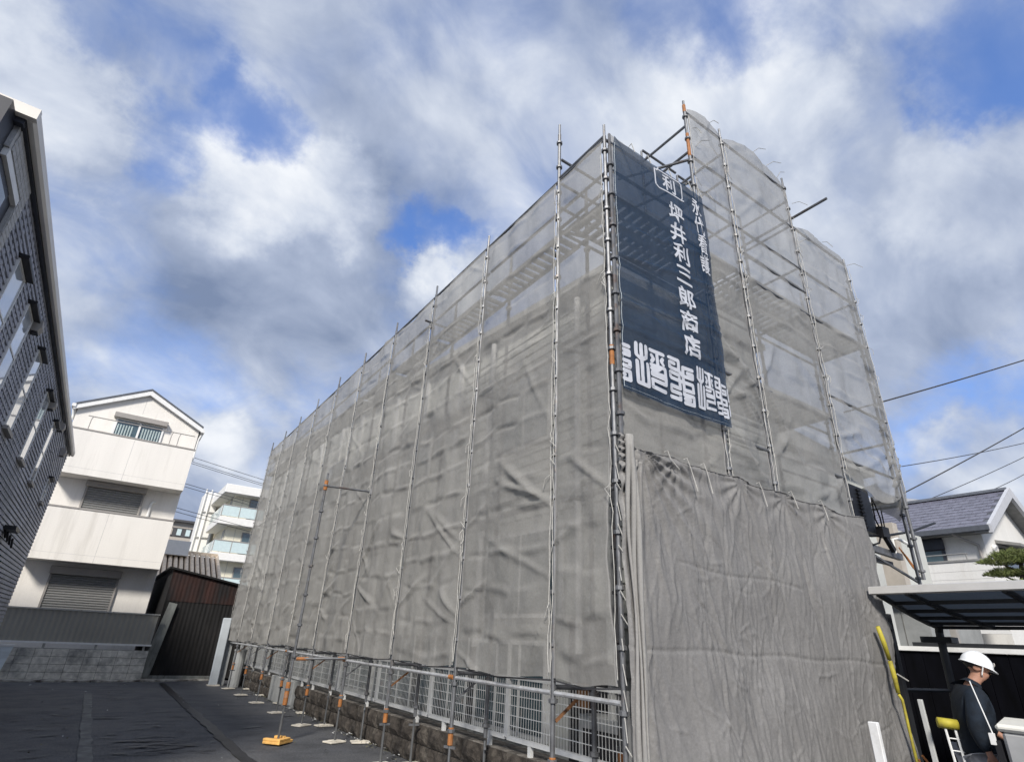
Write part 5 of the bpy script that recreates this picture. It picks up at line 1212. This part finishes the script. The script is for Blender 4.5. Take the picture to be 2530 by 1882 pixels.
for s in (0, .4):
    for q in (0, .12): MB().lathe((*(o0+gv*s+sv*q)[:2], 0), [(.03, .0), (.045, .02), (.045, .09), (.03, .11)], 10).build('wheel', 'boot', t)
MB().box(6.95, 7.3, 2.5, 2.9, .1, .14).build('tray', 'fence_white', t)
# pale grey vehicle corner at the right edge of the frame
t = thing('parked_vehicle', (6.6, 1.4, 0), 'pale grey boxy vehicle corner with cream top at the right frame edge', 'vehicle')
vx, vy = 6.25, 2.10
pl = [(vx, vy), (vx+.9, vy+.25), (vx+1.1, -.5), (vx-.1, -.6)]
b = MB(); b.prism([(vx+.02, vy-.03), (vx+.9, vy+.20), (vx+1.05, -.5), (vx-.08, -.6)], 'z', .35, 1.115); b.build('body', 'vehicle', t, bevel=.02)
b = MB(); b.prism([(vx+.0, vy), (vx+.92, vy+.23), (vx+1.08, -.52), (vx-.1, -.62)], 'z', 1.117, 1.17); b.build('top', 'vehicle_top', t, bevel=.02)
MB().beam((vx-.0, vy+.01, 1.05), (vx+.01, vy-.015, .3), .04, .03).build('edge_trim', 'black', t)
MB().tube([(vx-.02, vy+.02, 1.10), (vx-.045, vy+.075, 1.47)], .0045, 6).build('antenna', 'fence_white', t)
MB().box(vx-.035, vx+.0, vy+.012, vy+.045, 1.02, 1.10).build('antenna_base', 'white_paint', t)
for (x, y) in ((vx+.15, 1.5), (vx+.85, 1.5)): MB().tube([(x-.08, y, .28), (x+.08, y, .28)], .28, 16).build('wheel', 'boot', t)
t = thing('grey_bucket', (6.9, 3.05, 0), 'grey tub on the ground left of the wire trolley', 'tub')
MB().lathe((7.0, 2.98, 0), [(.14, 0), (.19, .5), (.205, .52), (.205, .56), (.185, .56), (.13, .04)], 16).build('tub', 'vehicle', t)

# ================================================================== WORKER
def skin(name, nodes, edges, m, parent, sub=2, T=None):
    me = bpy.data.meshes.new(name); ks = list(nodes)
    me.from_pydata([nodes[k][0] for k in ks], [(ks.index(a), ks.index(b)) for a, b in edges], [])
    o = bpy.data.objects.new(name, me); col.objects.link(o)
    o.modifiers.new('s', 'SKIN'); sv_ = me.skin_vertices[0].data
    for i, k in enumerate(ks):
        rr = nodes[k][1]; sv_[i].radius = rr if isinstance(rr, tuple) else (rr, rr); sv_[i].use_root = (i == 0)
    ss = o.modifiers.new('b', 'SUBSURF'); ss.levels = sub; ss.render_levels = sub
    dg = bpy.context.evaluated_depsgraph_get(); ev = bpy.data.meshes.new_from_object(o.evaluated_get(dg))
    bpy.data.objects.remove(o)
    ev.transform(T); ev.materials.clear(); ev.materials.append(M[m]); ev.polygons.foreach_set('use_smooth', [True]*len(ev.polygons))
    return place(name, ev, parent)
ppos = Vector((7.19, 2.60, 0))
pr = thing('person', ppos, 'worker in white helmet and navy jacket holding a wire trolley by the carport', 'person')
fa = math.atan2(-.80, .60)   # facing azimuth
T = Matrix.Translation(ppos) @ Matrix.Rotation(fa-math.pi/2, 4, 'Z')
# local: +y forward, +x the worker's right
body = {'pelvis': ((0, 0, .92), (.11, .08)), 'waist': ((0, .02, 1.06), (.11, .085)), 'chest': ((0, .05, 1.24), (.13, .09)), 'neckb': ((0, .09, 1.41), .065), 'neck': ((0, .125, 1.47), .055),
        'jaw': ((0, .185, 1.515), (.052, .058)), 'mid': ((0, .18, 1.57), (.070, .085)), 'crown': ((0, .165, 1.64), (.070, .08)),
        'nose': ((0, .275, 1.548), .013), 'chin': ((0, .245, 1.487), .022), 'earR': ((.078, .15, 1.555), .014), 'earL': ((-.078, .15, 1.555), .014),
        'shR': ((.16, .05, 1.32), .05), 'elR': ((.26, -.05, 1.09), .042), 'wrR': ((.28, -.01, .90), .028), 'haR': ((.285, .01, .835), (.026, .036)),
        'shL': ((-.16, .07, 1.32), .05), 'elL': ((-.23, .10, 1.10), .042), 'wrL': ((-.16, .28, .98), .028), 'haL': ((-.14, .34, .94), (.026, .036)),
        'hipR': ((.09, 0, .88), .085), 'knR': ((.10, .04, .48), .058), 'anR': ((.10, -.02, .09), .04), 'toR': ((.11, .14, .04), .035),
        'hipL': ((-.09, 0, .88), .085), 'knL': ((-.10, .06, .48), .058), 'anL': ((-.10, .02, .09), .04), 'toL': ((-.11, .18, .04), .035)}
be = [('pelvis', 'waist'), ('waist', 'chest'), ('chest', 'neckb'), ('neckb', 'neck'), ('neck', 'jaw'), ('jaw', 'mid'), ('mid', 'crown'), ('mid', 'nose'), ('jaw', 'chin'), ('mid', 'earR'), ('mid', 'earL'),
      ('chest', 'shR'), ('shR', 'elR'), ('elR', 'wrR'), ('wrR', 'haR'), ('chest', 'shL'), ('shL', 'elL'), ('elL', 'wrL'), ('wrL', 'haL'),
      ('pelvis', 'hipR'), ('hipR', 'knR'), ('knR', 'anR'), ('anR', 'toR'), ('pelvis', 'hipL'), ('hipL', 'knL'), ('knL', 'anL'), ('anL', 'toL')]
def hand(tag_, base, fwd, side, curl):
    f_ = Vector(fwd).normalized(); s_v = Vector(side).normalized(); c_v = Vector(curl).normalized(); B = Vector(base)
    for q, (o_, L_) in enumerate(((-.030, .070), (-.011, .080), (.010, .077), (.030, .062))):
        p1 = B+f_*.035+s_v*o_; p2 = p1+f_*L_*.45+c_v*.008; p3 = p2+f_*L_*.30+c_v*.03
        for nm, p in (('a', p1), ('b', p2), ('c', p3)): body[f'{tag_}{q}{nm}'] = (tuple(p), .0095)
        be.extend([(tag_, f'{tag_}{q}a'), (f'{tag_}{q}a', f'{tag_}{q}b'), (f'{tag_}{q}b', f'{tag_}{q}c')])
    p1 = B-s_v*.042+f_*.005; p2 = p1-s_v*.008+f_*.035+c_v*.015
    body[f'{tag_}ta'] = (tuple(p1), .011); body[f'{tag_}tb'] = (tuple(p2), .0095); be.extend([(tag_, f'{tag_}ta'), (f'{tag_}ta', f'{tag_}tb')])
hand('haR', (.285, .01, .835), (.02, .25, -.97), (0, .97, .25), (-1, .2, 0)); hand('haL', (-.14, .34, .94), (.3, .8, -.5), (.6, 0, .6), (.3, -.2, -1))
skin('body', body, be, 'skin', pr, 2, T)
jk = {'wb': ((0, -.005, .80), (.195, .155)), 'w0': ((0, .0, .90), (.205, .165)), 'w1': ((0, .02, 1.04), (.205, .165)), 'ch': ((0, .04, 1.24), (.215, .165)), 'up': ((0, .06, 1.36), (.15, .115)), 'co': ((0, .09, 1.42), (.085, .08)), 'co2': ((0, .112, 1.465), (.070, .070)),
      'sR': ((.18, .04, 1.33), .10), 'mR': ((.225, .0, 1.21), .088), 'eR': ((.26, -.05, 1.08), .078), 'fR': ((.27, -.03, .98), .066), 'cR': ((.28, -.005, .875), .052),
      'sL': ((-.18, .06, 1.33), .10), 'mL': ((-.22, .07, 1.21), .088), 'eL': ((-.23, .09, 1.09), .078), 'fL': ((-.19, .19, 1.04), .066), 'cL': ((-.165, .26, .995), .050)}
skin('jacket', jk, [('wb', 'w0'), ('w0', 'w1'), ('w1', 'ch'), ('ch', 'up'), ('up', 'co'), ('co', 'co2'), ('ch', 'sR'), ('sR', 'mR'), ('mR', 'eR'), ('eR', 'fR'), ('fR', 'cR'), ('ch', 'sL'), ('sL', 'mL'), ('mL', 'eL'), ('eL', 'fL'), ('fL', 'cL')], 'jacket', pr, 2, T)
tr_ = {'p': ((0, 0, .93), (.17, .14)), 'hR': ((.09, .0, .82), .115), 'kR': ((.10, .04, .50), .088), 'aR': ((.10, -.01, .12), .07), 'hL': ((-.09, 0, .82), .115), 'kL': ((-.10, .06, .50), .088), 'aL': ((-.10, .03, .12), .07)}
skin('trousers', tr_, [('p', 'hR'), ('hR', 'kR'), ('kR', 'aR'), ('p', 'hL'), ('hL', 'kL'), ('kL', 'aL')], 'trousers', pr, 2, T)
for s, y in ((.105, .05), (-.105, .09)):
    b = MB(); b.box(s-.048, s+.048, y-.13, y+.15, 0, .09); o = b.build('boot', 'boot', pr, bevel=.02); o.data.transform(T)
# helmet: dome, brim and peak, tilted with the bowed head
b = MB(); N = 28; rings = 9; vs = []
for j in range(rings+1):
    ph = j/rings*math.pi/2
    for k in range(N):
        t = 2*math.pi*k/N; c, s = math.cos(t), math.sin(t)
        ridge = 1+.035*math.exp(-(c/.22)**2)*math.sin(ph)
        vs.append((.118*c*math.cos(ph)*(1.0), .148*s*math.cos(ph), .135*math.sin(ph)*ridge))
fs = [(j*N+k, j*N+(k+1) % N, (j+1)*N+(k+1) % N, (j+1)*N+k) for j in range(rings) for k in range(N)]
b.add(vs, fs)
vs = []
for k in range(N):
    t = 2*math.pi*k/N; c, s = math.cos(t), math.sin(t); pk = .013+.034*max(0, s)**4
    vs += [(.117*c, .147*s, .004), ((.117+pk*.5)*c, (.147+pk)*s, -.006-.016*max(0, s)**4), ((.117+pk*.5)*c, (.147+pk)*s, -.011-.016*max(0, s)**4), (.115*c, .145*s, -.012)]
b.add(vs, [(k*4+q, ((k+1) % N)*4+q, ((k+1) % N)*4+q+1, k*4+q+1) for k in range(N) for q in range(3)])
TH = T @ Matrix.Translation((0, .175, 1.595)) @ Matrix.Rotation(R(-20), 4, 'X') @ Matrix.Scale(.90, 4)
hm = b.build('helmet', 'helmet', pr, smooth=True); hm.data.transform(TH)
b = MB(); b.tube([(.0, .140, .055), (.0, .150, .056)], .022, 10); o = b.build('emblem', 'taupe', hm); o.data.transform(TH)
b = MB(); b.tube([(.115, .02, -.005), (.085, .03, -.09), (.03, .06, -.115), (-.03, .06, -.115), (-.085, .03, -.09), (-.115, .02, -.005)], .006, 5); o = b.build('chin_strap', 'fence_white', hm); o.data.transform(TH)
b = MB(); b.tube([(0, .0, 0), (0, -.03, -.05)], [.098, .07], 14); o = b.build('hair', 'hair', pr, smooth=True); o.data.transform(TH @ Matrix.Translation((0, -.035, .0)))
for s in (-1, 1):
    b = MB(); b.tube([(s*.032-.012, .262, 1.578), (s*.032+.012, .262, 1.578)], .008, 6); o = b.build('eye', 'hair', pr); o.data.transform(T)
b = MB(); b.tube([(-.02, .262, 1.515), (.02, .262, 1.515)], .005, 6); o = b.build('mouth', 'rust_brown', pr); o.data.transform(T)

# ================================================================== OVERHEAD WIRES ON THE RIGHT
wire((9.73, 4.21, 5.45), (16.2, 2.17, 8.1), .03, 'thick wire rising from the right side of the scaffold to the frame edge', .014)
wire((10.22, 3.8, 4.05), (15.5, 2.28, 6.66), .03, 'wire rising steeply from the lower right corner of the sheets', .011)
wire((22.54, 8.23, 7.95), (38, 6.4, 12.43), .1, 'thin pale wire high above the neighbour roof', .016)
wire((24.59, 8.44, 7.1), (33, 4.6, 11.2), .1, 'lower thin wire over the tiled gable roof', .014)
wire((25.12, 6.7, 7.2), (32, 6.3, 9.62), .05, 'lowest thin wire touching the tiled gable roof', .013)
